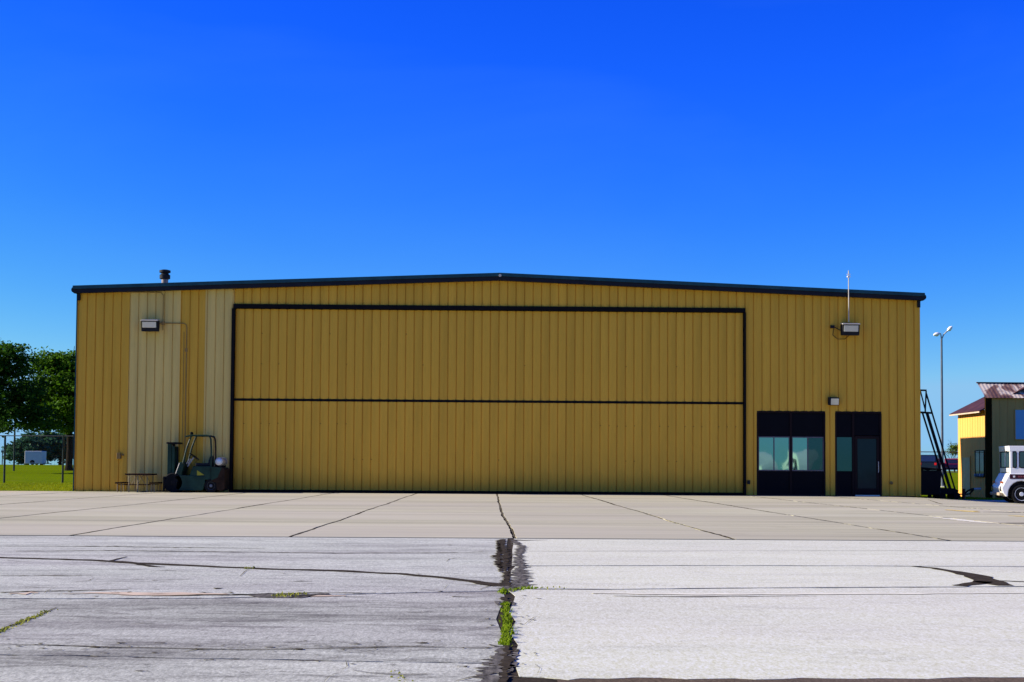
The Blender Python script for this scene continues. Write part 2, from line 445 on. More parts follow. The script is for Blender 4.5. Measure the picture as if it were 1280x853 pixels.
def ribbon(pts, wid, z, name, mat, parent, jag=.35, step=.12, flat=False):
    """a crack or strip along ground points, with an uneven outline; wid in metres per point"""
    P = []
    for a in range(len(pts) - 1):
        p, q = Vector(pts[a][:2]), Vector(pts[a + 1][:2]); n = max(2, int((q - p).length / step))
        for k in range(n):
            t = k / n; P.append((p.lerp(q, t), wid[a] * (1 - t) + wid[a + 1] * t))
    P.append((Vector(pts[-1][:2]), wid[-1]))
    mb = MB(); prev = None
    for k, (p, wd) in enumerate(P):
        d = (P[min(k + 1, len(P) - 1)][0] - P[max(k - 1, 0)][0]).normalized(); nrm = Vector((-d.y, d.x))
        wd = wd * (.22 + .78 * abs(d.x)) if name == 'crack' else wd
        a = wd * .5 * (1 + random.uniform(-jag, jag)); b = wd * .5 * (1 + random.uniform(-jag, jag))
        sh = 0 if flat else random.uniform(-jag, jag) * wd * .35
        l, r = p + nrm * (a + sh), p - nrm * (b - sh)
        cur = ((l.x, l.y, G(l.x, l.y) + z), (r.x, r.y, G(r.x, r.y) + z))
        if prev: mb.quad(prev[1], cur[1], cur[0], prev[0])
        prev = cur
    return mb.build(name, mat, parent, fix=False)
def pr(pl, wid, name, mat, parent, z=.004, **k):
    return ribbon([gp(*p) for p in pl], wid if isinstance(wid, list) else [wid] * len(pl), z, name, mat, parent, **k)

# sealant showing in the long joints, heavier where it has been renewed
for i in range(2, 17):
    y = -31.45
    while y < -.6:
        y2 = min(-.4, y + random.uniform(2, 9)); wd = random.choice([.03, .04, .05, .06]) * (.55 if y < -22 else .9) * (.6 if i == 9 else 1)
        n = max(3, int((y2 - y) / 1.2)); ys_ = [y + (y2 - y) * k / n for k in range(n + 1)]
        ribbon([(jx(i, q), q) for q in ys_], [wd * random.uniform(.6, 1.4) for k in range(n + 1)], .003, 'joint_sealant', random.choice([m_crack, m_joint, m_joint]), apron, jag=.5)
        y = y2 + random.choice([0, 0, .5])
# ---- old asphalt in front of the apron: panels with open joints on a dark bed
mb = MB(); mb.quad((-40, -75, -.003), (45, -75, -.003), (45, -31.47, -.003), (-40, -31.47, -.003))
asph = struct(mb.build('asphalt_apron', m_tar, None, fix=False))
CX = [(-31.6, .26), (-35, .21), (-38, .16), (-39.5, .13), (-42, .10), (-44, .07), (-75, -.3)]
def cx(y):
    for (a, xa), (b, xb) in zip(CX, CX[1:]):
        if b <= y <= a: return xa + (xb - xa) * (a - y) / (a - b)
    return CX[0][1] if y > CX[0][0] else CX[-1][1]
def poly(pl):
    P = sorted([(q.x, q.y) for q in (gp(*p) for p in pl)])
    def fn(x):
        if x <= P[0][0]: return P[0][1]
        if x >= P[-1][0]: return P[-1][1]
        for (a, ya), (b, yb) in zip(P, P[1:]):
            if a <= x <= b: return ya + (yb - ya) * (x - a) / (b - a)
    return fn
def rough(fn, amp, seed):
    return lambda x: fn(x) + amp * (math.sin(x * 7 + seed) * .3 + math.sin(x * 17.3 + seed * 2) * .3 + math.sin(x * 41 + seed * 3) * .25 + math.sin(x * 97 + seed) * .25)
def panel(xa, xb, near, far, mat, nu, nv=4):
    mb = MB(); rows = []
    for v in range(nv + 1):
        row = []
        for u in range(nu + 1):
            x0 = (xa if xa is not None else .15) + ((xb if xb is not None else .15) - (xa if xa is not None else .15)) * u / nu
            yn, yf = near(x0), far(x0); y = yn + (yf - yn) * v / nv
            lo = xa if xa is not None else cx(y) + .022 + random.uniform(-.02, .045)
            hi = xb if xb is not None else cx(y) - .022 + random.uniform(-.045, .02)
            row.append((lo + (hi - lo) * u / nu, y))
        rows.append(row)
    for v in range(nv):
        for u in range(nu):
            mb.quad(*[(x, y, 0) for x, y in (rows[v][u], rows[v][u + 1], rows[v + 1][u + 1], rows[v + 1][u])])
    edge = rows[0] + [r[-1] for r in rows[1:]] + rows[-1][-2::-1] + [r[0] for r in rows[-2:0:-1]]
    for a in range(len(edge)):
        p, q = edge[a], edge[(a + 1) % len(edge)]
        mb.quad((*p, -.02), (*q, -.02), (*q, 0), (*p, 0))
    return mb.build('asphalt_panel', mat, asph, fix=False)
far_edge = lambda x: -31.60
jR1 = poly([(650, 707.5), (900, 707), (1280, 708.3)]); jR2 = poly([(650, 736.5), (760, 737), (900, 735.5), (1280, 733.5)])
jL1 = poly([(0, 748.8), (200, 748.4), (290, 747.8), (420, 744), (520, 741.5), (625, 739)]); jL2 = poly([(0, 818.5), (130, 820.3), (250, 823), (400, 825.5), (520, 828), (620, 829.5)])
endR0 = poly([(640, 844.5), (680, 846), (712, 850.5), (716, 851), (722, 848), (800, 847.8), (1000, 848.8), (1280, 847)]); endR = lambda x: endR0(x) + .008 * math.sin(x * 9)
off = lambda f, d: (lambda x: f(x) + d)
panel(None, 22, off(rough(jR1, .02, 1), .035), far_edge, m_aspR, 160)
panel(None, 22, off(rough(jR2, .02, 3), .04), off(rough(jR1, .02, 2), -.035), m_aspR, 160)
panel(None, 22, rough(endR, .03, 4), off(rough(jR2, .02, 5), -.03), m_aspR, 200, 8)
panel(-22, None, off(rough(jL1, .03, 6), .03), far_edge, m_aspL, 240)
panel(-22, None, off(rough(jL2, .02, 8), .012), off(rough(jL1, .02, 7), -.025), m_aspL2, 240, 6)
panel(-22, None, lambda x: -60.0, off(rough(jL2, .02, 9), -.012), m_aspL3, 240, 6)
m_aspD = asphalt('dark patched asphalt', (.10, .07, .04), (.14, .10, .06), (.06, .045, .028), .4)
mb = MB(); mb.quad((.3, -75, -.0015), (40, -75, -.0015), (40, -43.6, -.0015), (.3, -43.6, -.0015)); mb.build('asphalt_strip', m_aspD, asph, fix=False)

# cracks, tar and faded paint on the asphalt
pr([(-20, 697), (60, 699), (120, 701), (180, 705), (260, 708.5), (330, 711.5), (420, 713.8), (500, 718), (560, 723), (600, 728.5), (628, 733)], [.13, .13, .14, .16, .12, .13, .13, .12, .12, .13, .2], 'tar_seam', m_tar, asph, jag=.3)
pr([(136, 702), (148, 699), (158, 696.5)], [.05, .035, .02], 'tar_seam', m_tar, asph)
pr([(172, 706), (190, 708.6), (206, 709.3)], [.05, .10, .02], 'tar_seam', m_tar, asph)
for pl, wd in [([(-10, 683), (110, 683.3), (240, 685), (330, 686)], .05), ([(20, 689.5), (130, 688.5), (260, 690), (420, 692), (560, 691.5), (620, 691.7)], .05),
               ([(558, 702.5), (562, 699), (575, 697.5)], .025), ([(300, 721), (306, 715), (312, 711)], .02), ([(555, 737), (560, 731)], .018),
               ([(0, 719.6), (60, 719.8), (118, 720)], .035), ([(96, 728), (112, 726), (118, 723)], .02), ([(190, 726), (240, 724.5)], .035),
               ([(55, 741.5), (63, 737), (72, 734)], .02), ([(60, 739.5), (100, 738.8), (160, 737.5)], .05),
               ([(0, 741.2), (35, 740), (80, 739)], .045), ([(190, 745.5), (300, 744), (390, 741.5), (470, 742)], .045),
               ([(430, 746.5), (470, 747)], .035), ([(565, 746.3), (595, 747)], .05), ([(600, 737), (612, 733), (622, 731.5)], .02),
               ([(440, 838), (462, 842), (500, 844), (540, 843)], .013), ([(405, 853), (412, 846), (420, 843)], .009), ([(432, 826.5), (434, 834), (428, 838)], .009),
               ([(570, 852), (590, 847), (610, 845)], .010), ([(0, 806.5), (60, 807), (130, 809.5), (200, 811), (300, 813), (420, 811), (520, 809), (610, 811)], .018),
               ([(145, 806), (155, 803.5)], .012), ([(232, 815), (246, 812.5), (260, 813)], .02), ([(505, 826), (515, 821)], .009),
               ([(668, 772), (662, 776), (655, 782)], .010), ([(640, 792), (655, 796)], .01), ([(655, 748), (648, 754)], .012), ([(668, 831), (675, 836), (672, 843)], .007), ([(684, 836), (690, 838)], .008)]:
    pr(pl, [wd * .6] + [wd] * (len(pl) - 2) + [wd * .4], 'crack', m_crack, asph, jag=.6, step=.06)
for k in range(70):                          # short broken cracks in the old asphalt
    x = random.uniform(0, 600); y = random.choice([random.uniform(680, 745), random.uniform(750, 850)]); L = random.uniform(6, 45); dy = random.uniform(-1.5, 1.5)
    w0 = random.uniform(.010, .03) * (1 if y < 750 else .55)
    pr([(x, y), (x + L * .5, y + dy), (x + L, y + dy * .4)], [w0 * .3, w0, w0 * .2], 'crack', random.choice([m_crack, m_crackl, m_crackl]), asph, jag=.6, step=.05)
for k in range(150):                         # pits along the worn seams
    x = random.uniform(-5, 615); y = random.choice([random.gauss(809, 2.5), random.gauss(809, 4), random.gauss(822, 6), random.gauss(741, 3)]); big = random.random() ** 3
    u = .5 if y > 780 else 1
    pr([(x, y), (x + random.uniform(2, 5 + 14 * big), y + random.uniform(-.6, .6))], [(.008 + .02 * big) * u, (.012 + .05 * big) * u], 'crack', random.choice([m_crack, m_crack, m_crackl]), asph, jag=.8, step=.02)
for k in range(36):                          # crumbled edge of the middle crack
    y = random.uniform(745, 848); x = gp(640, y); px = 632 + random.choice([random.uniform(6, 22), random.uniform(6, 40), random.uniform(-26, -6)])
    pr([(px, y), (px + random.uniform(1.5, 6), y + random.uniform(-.8, .8))], [.012, .03], 'crack', random.choice([m_crack, m_crackl]), asph, jag=.9, step=.02)
pr([(1140, 708.3), (1165, 710.5), (1195, 715), (1220, 720), (1238, 728), (1256, 732.5)], [.05, .09, .12, .22, .25, .12], 'tar_seam', m_tar, asph, jag=.25)
pr([(1198, 732.8), (1215, 730.5), (1232, 727.5)], [.12, .14, .16], 'tar_seam', m_tar, asph, jag=.25)
pr([(1247, 726.5), (1265, 727), (1285, 728)], .05, 'tar_seam', m_tar, asph)
pr([(768, 745.5), (850, 746.5), (1020, 745.5)], [.02, .05, .01], 'crack', m_crackl, asph, jag=.5)
pr([(740, 742), (850, 743.5), (1050, 743), (1280, 742)], [.05, .12, .10, .04], 'line_paint', m_patch, asph, jag=.4)
pr([(660, 689.6), (900, 689), (1280, 688.5)], .02, 'crack', m_crackl, asph, jag=.5)
pr([(12, 742.6), (30, 742), (48, 741.6)], [.04, .14, .05], 'line_paint', m_rustp, asph, jag=.8)
pr([(78, 742.8), (120, 742.1), (200, 742.3), (285, 743.4)], [.02, .10, .13, .05], 'line_paint', m_rustp, asph, jag=.9)
pr([(150, 744.8), (210, 744.2), (250, 744.6)], [.02, .06, .02], 'line_paint', m_rustp, asph, jag=.9)
pr([(365, 746.2), (405, 745.6), (432, 745.4)], [.05, .10, .04], 'line_paint', m_rustp, asph, jag=.5)
pr([(290, 743.8), (330, 744.5), (370, 745), (410, 742.6)], [.05, .2, .22, .05], 'tar_seam', m_tarf, asph, jag=.8)
# tar smears along the middle seam
for pl, wd, m in [([(628, 674.5), (627, 685), (632, 695), (630, 707), (633, 718), (630, 733)], [.12, .16, .14, .12, .10, .10], m_tar),
                  ([(640, 674.6), (652, 684), (648, 697), (651, 710), (652, 720), (648, 735)], [.10, .15, .14, .15, .20, .24], m_tarf),
                  ([(622, 676), (624, 690), (621, 697), (626, 715)], [.05, .08, .14, .04], m_tar),
                  ([(640, 740), (634, 735), (625, 733)], [.12, .18, .1], m_tarf),
                  ([(631, 747), (634, 753), (628, 760)], [.09, .08, .05], m_tar),
                  ([(621, 752), (624, 757)], [.05, .03], m_tarf), ([(640, 752), (644, 757)], [.04, .03], m_tarf),
                  ([(634, 808), (626, 820), (620, 832), (612, 846), (606, 856)], [.05, .13, .17, .17, .16], m_tarf),
                  ([(634, 808), (634, 822), (632, 838), (628, 858)], [.04, .07, .05, .05], m_tar),
                  ([(646, 812), (643, 826), (637, 840)], [.03, .05, .03], m_tarf),
                  ([(612, 807), (622, 808), (630, 809)], [.02, .05, .03], m_tarf)]:
    pr(pl, [q * (.62 if m is m_tarf else .6) for q in wd], 'tar_smear', m, asph, z=.005 if m is m_tar else .003, jag=.9, step=.035)
pr([(636, 675), (655, 676), (685, 675.4)], [.1, .12, .02], 'tar_smear', m_tar, asph, jag=.5)

# paint and patches on the concrete at right
def prz(pl, wid, name, mat, **k):
    return ribbon([gp(*p, z=-.06) for p in pl], wid, .005, name, mat, apron, **k)
prz([(1185, 640.5), (1205, 642), (1222, 644)], [.12, .45, .12], 'line_paint', m_yell, jag=.7)
prz([(1262, 648.5), (1290, 650)], [.15, .4], 'line_paint', m_yell, jag=.7)
prz([(1165, 650.5), (1195, 653.5), (1225, 657.5), (1245, 659)], [.10, .28, .22, .05], 'mortar_patch', m_patch, jag=.4)
prz([(1248, 658.5), (1265, 658.7), (1285, 658.5)], [.08, .25, .2], 'crack', m_crack, jag=.5)
prz([(1228, 643.5), (1260, 644), (1285, 644.3)], [.1, .25, .2], 'crack', m_crackl, jag=.5)
pr([(1160, 625), (1172, 629), (1178, 630.5)], [.04, .12, .05], 'crack', m_crack, apron)

# ================================================================== HANGAR
XL, XR, DEP = -14.80, 15.42, 27.15
DL, DR, DT = -9.22, 9.11, 6.70
XP, ZP, ZE = .295, 7.89, 7.295
def roofz(x): return ZP - (ZP - ZE) * (abs(x - XP) / (15.25))
hangar = thing('hangar', 'large gold corrugated steel hangar with wide door and dark roof edge', 'hangar', (XP, 0, 0))
RIB = .3055
def prof(x0, x1, base):
    """points (x, depth) of the ribbed sheet between x0 and x1"""
    pts = []; k0 = int((x0 - base) / RIB) - 1; cand = []
    for k in range(k0, k0 + int((x1 - x0) / RIB) + 4):
        o = base + k * RIB
        cand += [(o, .0), (o + .010, .034), (o + .030, .032), (o + .040, -.002), (o + .150, -.030), (o + .170, -.030), (o + .285, -.004)]
    cand.sort()
    def d(x):
        for (a, da), (b, db) in zip(cand, cand[1:]):
            if a <= x <= b: return da + (db - da) * (x - a) / max(1e-9, b - a)
        return 0
    pts = [(x0, d(x0))] + [(x, q) for x, q in cand if x0 + .003 < x < x1 - .003] + [(x1, d(x1))]
    return pts
def sheet(x0, x1, zb, zt, base, y=0):
    mb = MB(); p = prof(x0, x1, base)
    for (a, da), (b, db) in zip(p, p[1:]):
        mb.quad((a, y + da, zb), (b, y + db, zb), (b, y + db, zt(b)), (a, y + da, zt(a)))
    for i in (0, -1):                       # folded edges
        a, da = p[i]; mb.quad((a, y + da, zb), (a, y + .05, zb), (a, y + .05, zt(a)), (a, y + da, zt(a)))
    return mb
# backing walls
mb = MB()
OW0, OW1, OE0, OE1 = at(946, 560, 0).x, at(1031.5, 560, 0).x, at(1044, 560, 0).x, at(1101.5, 560, 0).x
OT = at(988, 514.5, 0).z
def wbox(x0, x1, z0): mb.prism([(x0, z0), (x1, z0), (x1, roofz(x1) - .3), (x0, roofz(x0) - .3)], .052, .2)
wbox(XL, DL, 0.01); mb.prism([(DL, DT), (DR, DT), (DR, roofz(DR) - .3), (XP, ZP - .3), (DL, roofz(DL) - .3)], .052, .2)
wbox(DR, OW0, .01); wbox(OW0, OW1, OT); wbox(OW1, OE0, .01); wbox(OE0, OE1, OT); wbox(OE1, XR, .01)
fw = mb.build('front_wall', m_gold, hangar)
ztop = lambda x: roofz(x) - .16
cuts = [XL + .93 * 0]
def run(x0, x1, n, zb, base, mats=None):
    for k in range(n):
        a, b = x0 + (x1 - x0) * k / n, x0 + (x1 - x0) * (k + 1) / n
        m = mats[k] if mats else m_gold
        def build(a_, b_):
            sheet(a_ + .0015, b_ - .0015, zb, ztop, base).build('wall_panel', m, fw, fix=False)
        if a < XP < b: build(a, XP); build(XP, b)
        else: build(a, b)
b0 = XL
pl0, pl1, pl2, pl3 = at(160, 500, 0).x, at(192, 500, 0).x, at(224, 500, 0).x, at(255, 500, 0).x
for a, b, m in [(XL, (XL + pl0) / 2, m_gold), ((XL + pl0) / 2, pl0, m_gold), (pl0, pl1, m_pale), (pl1, pl2, m_pale), (pl2, pl3, m_gold), (pl3, DL, m_pale)]:
    run(a, b, 1, .015, pl0, [m])
run(DL, DR, 20, DT + .02, DL)
bR = at(946, 560, 0).x
run(DR, OW0, 1, .015, DR); run(OW0, OW1, 3, OT + .01, DR); run(OW1, OE0, 1, .015, DR); run(OE0, OE1, 2, OT + .01, DR); run(OE1, XR, 2, .015, DR)
# corner trims
mb = MB().box(XL - .035, XL - .003, -.033, .06, .01, roofz(XL) - .2); mb.build('corner_trim', m_cap, fw)
mb = MB().box(XR - .05, XR + .03, -.035, .06, .01, roofz(XR) - .2); mb.build('corner_trim', m_gold, fw)
# side and rear walls, roof, fascia
def sidewall(name, x, s):
    mb = MB(); n = int(DEP / .61)
    zt = roofz(x) - .12
    for k in range(n):
        y0 = .2 + k * (DEP - .2) / n; y1 = .2 + (k + 1) * (DEP - .2) / n
        mb.quad((x, y0, .0), (x, y1 - .06, .0), (x, y1 - .06, zt), (x, y0, zt))
        mb.quad((x, y1 - .06, .0), (x + s * .03, y1 - .03, 0), (x + s * .03, y1 - .03, zt), (x, y1 - .06, zt))
        mb.quad((x + s * .03, y1 - .03, 0), (x, y1, 0), (x, y1, zt), (x + s * .03, y1 - .03, zt))
    if x > 0:                                # foundation, the ground falls away here
        mb.box(x - .1, x - .002, .2, DEP, -.6, .02)
    return mb.build(name, m_gold, hangar)
sidewall('left_wall', XL, -1); sidewall('right_wall', XR, 1)
MB().prism([(XL + .01, -.6), (XR - .11, -.6), (XR - .11, roofz(XR) - .07), (XP, ZP - .07), (XL + .01, roofz(XL) - .07)], DEP - .1, DEP).build('rear_wall', m_gold, hangar)
RL, RR = at(92, 359, -.25).x, at(1155, 368, -.25).x
mb = MB()
for a, b in ((RL, XP), (XP, RR)):
    mb.prism([(a, roofz(a) - .06), (b, roofz(b) - .06), (b, roofz(b)), (a, roofz(a))], -.20, DEP + .25)
roof = mb.build('roof', m_roof, hangar)
mb = MB()
for a, b in ((RL, XP), (XP, RR)):
    mb.prism([(a, roofz(a) - .25), (b, roofz(b) - .25), (b, roofz(b) - .06), (a, roofz(a) - .06)], -.262, -.06)
mb.build('fascia', m_fascia, roof)
mb = MB()
for a, b in ((RL, XP), (XP, RR)):
    mb.prism([(a - .02 * (a < 0), roofz(a) - .11), (b + .02 * (b > XP), roofz(b) - .11), (b + .02 * (b > XP), roofz(b) + .012), (a - .02 * (a < 0), roofz(a) + .012)], -.30, -.205)
mb.build('gutter_edge', m_cap, roof)
for x, s in ((RL, -1), (RR, 1)):             # rounded gutter along each eave
    z = roofz(x) - .13
    MB().tube([(x - s * .02, -.24, z), (x - s * .02, DEP + .2, z)], .11, 12).build('eave_gutter', m_fascia, roof, smooth=True)
    q = x - s * .14
    MB().box(q - .05, q + .05, -.12, -.03, z - .36, z - .08).build('gutter_bracket', m_fascia, roof)
MB().lathe((XP, -.31, ZP - .09), [(.05, -.02), (.05, .02)], 'y', 10).build('ridge_bolt', m_grey, roof)
p = at(206, 355, 3.0); bz = roofz(p.x)
fl = MB().lathe((p.x, 3, bz), [(.22, -.05), (.20, .06), (.125, .12), (.125, .62)], n=18).build('flue_pipe', simple('rust streaked flue', (.32, .25, .21), .5, .5, 3, stretch=(4, 4, .5)), roof, smooth=True)
MB().lathe((p.x, 3, bz), [(.14, .60), (.2, .63), (.2, .76), (.14, .80), (.14, .84), (.21, .86), (.21, .94), (.1, .97)], n=18).build('flue_cap', m_dkgrey, roof, smooth=True)
# base trim
MB().box(XL + .06, DL - .1, -.028, .0495, .003, .014).build('base_trim', m_trim, fw)

# ---- the big two-leaf door
YD = .07
ZM = at(610, 502, YD).z; ZB = .10; ZT = at(610, 389, YD).z
mb = MB()
mb.box(DL - .02, DR + .02, -.075, .05, ZT + .01, DT + .03)
mb.box(DL - .07, DL + .035, -.075, .05, .004, ZT + .008); mb.box(DR - .03, DR + .045, -.075, .05, .004, ZT + .008)
door = mb.build('hangar_door', m_trim, hangar, bevel=.006)
MB().box(DL + .04, DR - .035, .12, .2, .02, ZT + .0).build('door_frame', m_black, door)
def leaf(z0, z1, nm):
    x0, x1 = DL + .05, DR - .045; n = 20; wd = (x1 - x0) / n
    me = None
    mb = sheet(.0015, wd - .0015, z0, lambda x: z1, 0.0, YD)
    for k in range(n):
        if me is None:
            v = MB(); v.v = [(x + x0, y, z) for x, y, z in mb.v]; v.f = mb.f
            o = v.build('door_panel', m_goldd, door, fix=False); me = o.data
        else:
            o = bpy.data.objects.new('door_panel', me); col.objects.link(o); o.parent = door; o.location = (wd * k, 0, 0)
# rib pitch of the door follows the sheet width
_rib = RIB; RIB = (DR - DL - .095) / 60
leaf(ZB, ZM - .045, 'lower'); leaf(ZM + .045, ZT, 'upper')
RIBD = RIB; RIB = _rib
MB().box(DL + .036, DR - .031, .045, .119, ZM - .044, ZM + .044).build('hinge_rail', m_trim, door)
MB().box(DL + .036, DR - .031, .01, .119, .004, ZB - .002).build('bottom_seal', m_black, door)
mb = MB()
for row, xr in ((2.46, [(0, 5), (9, 15), (42, 60)]), (1.2, [(0, 1), (1, 2), (5, 6), (13, 16), (30, 31), (44, 47), (50, 52), (54, 59)]), (4.6, [(2, 3), (4, 5), (12, 13), (21, 22), (33, 34), (45, 46), (51, 52)]), (5.7, [(2, 3), (10, 11), (19, 20), (31, 32)])):
    for a, b in xr:
        for k in range(a, b):
            if random.random() < .2: continue
            x = DL + .05 + RIBD * (k + 1) + .045; mb.lathe((x, YD - .018, row + random.uniform(-.01, .01)), [(.016, .012), (.012, -.002)], 'y', 6)
o = mb.build('screws', m_screw, door); o['kind'] = 'stuff'

# ---- office window wall and entry
def opening(name, x0, x1, mull):
    mb = MB(); t = .055
    mb.box(x0, x1, -.03, .1, OT - t, OT + .015); mb.box(x0 - .01, x0 + t, -.03, .1, .012, OT - t); mb.box(x1 - t, x1 + .01, -.03, .1, .012, OT - t)
    mb.box(x0 + t, x1 - t, -.03, .1, .012, .075)
    for m in mull: mb.box(m - .04, m + .04, -.026, .1, .075, OT - t)
    f = mb.build(name, m_frame, hangar, bevel=.005)
    return f, [x0 + t] + sum([[m - .04, m + .04] for m in mull], []) + [x1 - t]
zg0, zg1 = at(988, 588, 0).z, at(988, 547, 0).z
xm = at(988.5, 560, 0).x
wf, e = opening('office_window', OW0, OW1, [xm])
for a, b in ((e[0], e[1]), (e[2], e[3])):
    MB().box(a, b, .02, .07, .076, zg0 - .03).build('spandrel', m_spandrel, wf); MB().box(a, b, .02, .07, zg1 + .03, OT - .056).build('spandrel', m_spandrel, wf)
    mb = MB().box(a, b, -.005, .06, zg0 - .029, zg0 + .012).box(a, b, -.005, .06, zg1 - .01, zg1 + .029)
    mid = (a + b) / 2
    mb.box(a, a + .03, -.005, .06, zg0 + .012, zg1 - .01).box(b - .03, b, -.005, .06, zg0 + .012, zg1 - .01).box(mid - .02, mid + .02, -.003, .06, zg0 + .012, zg1 - .01)
    mb.build('sash', m_alu, wf, bevel=.003)
    MB().box(a + .03, mid - .02, .02, .03, zg0 + .012, zg1 - .01).build('pane', m_film, wf)
    MB().box(mid + .02, b - .03, .024, .034, zg0 + .012, zg1 - .01).build('pane', m_film if b < xm else m_filmdk, wf)
xd = at(1066.5, 560, 0).x
ef, e = opening('entry_door', OE0, OE1, [xd])
MB().box(e[0], e[1], .02, .07, .076, zg0 - .02).build('spandrel', m_spandrel, ef); MB().box(e[0], e[1], .02, .07, zg1 + .02, OT - .056).build('spandrel', m_spandrel, ef)
MB().box(e[0], e[1], .02, .03, zg0 - .019, zg1 + .019).build('pane', m_filmdk, ef)
MB().box(e[2], e[3], .02, .07, zg1 + .09, OT - .056).build('spandrel', m_spandrel, ef)
a, b = e[2] + .01, e[3] - .01
mb = MB().box(a, a + .1, .0, .06, .085, zg1 + .07).box(b - .1, b, .0, .06, .085, zg1 + .07).box(a + .1, b - .1, .0, .06, zg1 - .03, zg1 + .07).box(a + .1, b - .1, .0, .06, .085, .28)
dl = mb.build('door_leaf', m_frame, ef, bevel=.005)
MB().box(a + .1, b - .1, .025, .035, .28, zg1 - .03).build('pane', m_doorgl, ef)
MB().tube([(b - .05, -.06, .85), (b - .05, -.06, 1.25)], .012, 8).tube([(b - .05, -.06, .87), (b - .05, .01, .87)], .01, 6).tube([(b - .05, -.06, 1.23), (b - .05, .01, 1.23)], .01, 6).build('handle', m_grey, ef)
MB().box(e[2] + .01, e[3] - .02, -.09, -.031, .003, .045).build('threshold', m_thresh, ef)
# conduits and small boxes on the front wall
mb = MB()
cz = at(212, 404.5, 0).z; cxx = at(204.5, 380, 0).x; ct = at(204, 366, 0).z; cr = at(234, 410, 0).x
mb.tube([(at(152, 367, 0).x, -.05, ct - .0), (cxx - .1, -.05, ct), (cxx, -.05, ct - .1), (cxx, -.05, cz - .25)], .014, 6)
mb.tube([(at(198, 404, 0).x, -.05, cz), (cr - .12, -.05, cz), (cr - .03, -.05, cz - .04), (cr, -.05, cz - .15), (cr, -.05, .6)], .018, 6)
mb.tube([(cr - .10, -.045, cz - .3), (cr - .10, -.045, 1.6)], .010, 6)
mb.box(cxx - .05, cxx + .05, -.10, -.005, cz - .06, cz + .06)
mb.box(cr - .05, cr + .03, -.08, -.005, 5.0, 5.12)
mb.build('conduit', m_conduit, hangar)
p = at(149, 570, -.02); MB().box(p.x - .07, p.x + .07, -.13, -.005, p.z - .11, p.z + .11).tube([(p.x + .1, -.06, p.z + .03), (p.x + .17, -.06, p.z + .03)], .04, 8).build('outlet_box', m_conduit, hangar, bevel=.01)
p = at(1114, 604, -.02); MB().lathe((p.x, -.03, p.z), [(.06, .02), (.06, -.03), (.03, -.08)], 'y', 10).build('hose_bib', m_conduit, hangar)
p = at(935.5, 603, -.02); MB().box(p.x - .05, p.x + .05, -.11, -.04, p.z - .07, p.z + .07).build('switch_box', m_dkgrey, hangar, bevel=.01)
p = at(1033, 406, -.03); q = at(1042, 414, -.03)
p2 = at(1053, 423, -.1)
MB().box(at(1040, 409, 0).x - .07, at(1040, 409, 0).x + .07, -.10, -.005, at(1040, 409, 0).z - .05, at(1040, 409, 0).z + .05).tube([at(1042, 411, -.06), at(1041, 419, -.06), at(1047, 424, -.08), at(1056, 424, -.1), at(1062, 419, -.2)], .012, 6).tube([at(1043, 409, -.06), at(1050, 413, -.08), at(1054, 413, -.2)], .015, 6).build('wiring', m_dkgrey, hangar)

# ---- floodlights, wall lamp, antenna
def floodlight(px0, px1, py0, py1, label):
    a, b = at(px0, py0, -.45), at(px1, py1, -.45); cxm = (a.x + b.x) / 2; z1, z0 = a.z, b.z; wdt = b.x - a.x
    t = thing('floodlight', label, 'floodlight', (cxm, 0, z0 - .1), 'floodlights high on the hangar front')
    x0, x1 = a.x, b.x
    mb = MB()
    mb.prism_x([(-.50, z1 - .05), (-.44, z0), (-.16, z0 + .02), (-.13, z1 - .12), (-.16, z1)], x0 + .002, x1 - .002)
    mb.build('housing', m_dkgrey, t, bevel=.025, seg=2)
    mb = MB(); mb.prism_x([(-.53, z1 - .06), (-.16, z1 + .004), (-.16, z1 + .035), (-.54, z1 - .025)], x0 - .01, x1 + .01); mb.build('lit_top', m_grey, t, bevel=.008)  # pale plate paints the lit line on the fixture top
    zt, zb2 = z1 - .085, z0 + .13
    yt, yb = -.503, -.473
    mb = MB(); mb.prism_x([(yt, zt), (yb, zb2), (yb + .03, zb2), (yt + .03, zt)], x0 + .05, x1 - .05); mb.build('lens', m_lens, t, bevel=.008)
    mb = MB()
    for xx in (x0 + .045, x1 - .045, (x0 + x1) / 2): pass
    for xa, xb in ((x0 - .012, x0 + .014), (x1 - .014, x1 + .012)): MB().box(xa, xb, -.32, -.28, z0 + .1, z0 + .22).build('pivot', m_dkgrey, t)
    mb.box(cxm - .05, cxm + .05, -.15, .0, z0 + .12, z0 + .24); mb.box(cxm - .1, cxm + .1, -.045, -.021, z0 + .05, z0 + .3)
    mb.build('bracket', m_dkgrey, t)
    return t
floodlight(176.5, 197, 399.5, 414.5, 'box floodlight beside grey conduit on the pale siding panels')
floodlight(1053, 1074.5, 404, 419.5, 'box floodlight under the thin antenna mast')
a, b = at(1036.5, 497, -.25), at(1049, 507, -.25)
t = thing('wall_lamp', 'small square wall lamp above the gap between office window and door', 'lamp', ((a.x + b.x) / 2, 0, b.z))
MB().prism_x([(-.27, a.z - .01), (-.25, b.z), (-.05, b.z + .02), (-.015, a.z), (-.05, a.z + .02)], a.x, b.x).build('housing', m_dkgrey, t, bevel=.012)
MB().prism_x([(-.283, a.z - .04), (-.262, b.z + .02), (-.255, b.z + .02), (-.265, a.z - .04)], a.x + .06, b.x - .02).build('lens', m_lensy, t)
ap = at(1061, 404, -.36); at_ = at(1060.5, 338.5, -.36)
t = thing('antenna_mast', 'thin pale antenna mast rising above the roof edge over a floodlight', 'antenna', (ap.x, -.36, ap.z))
MB().tube([(ap.x, -.36, ap.z + .035), (ap.x, -.36, at_.z)], .018, 8).build('pole', m_grey, t, smooth=True)
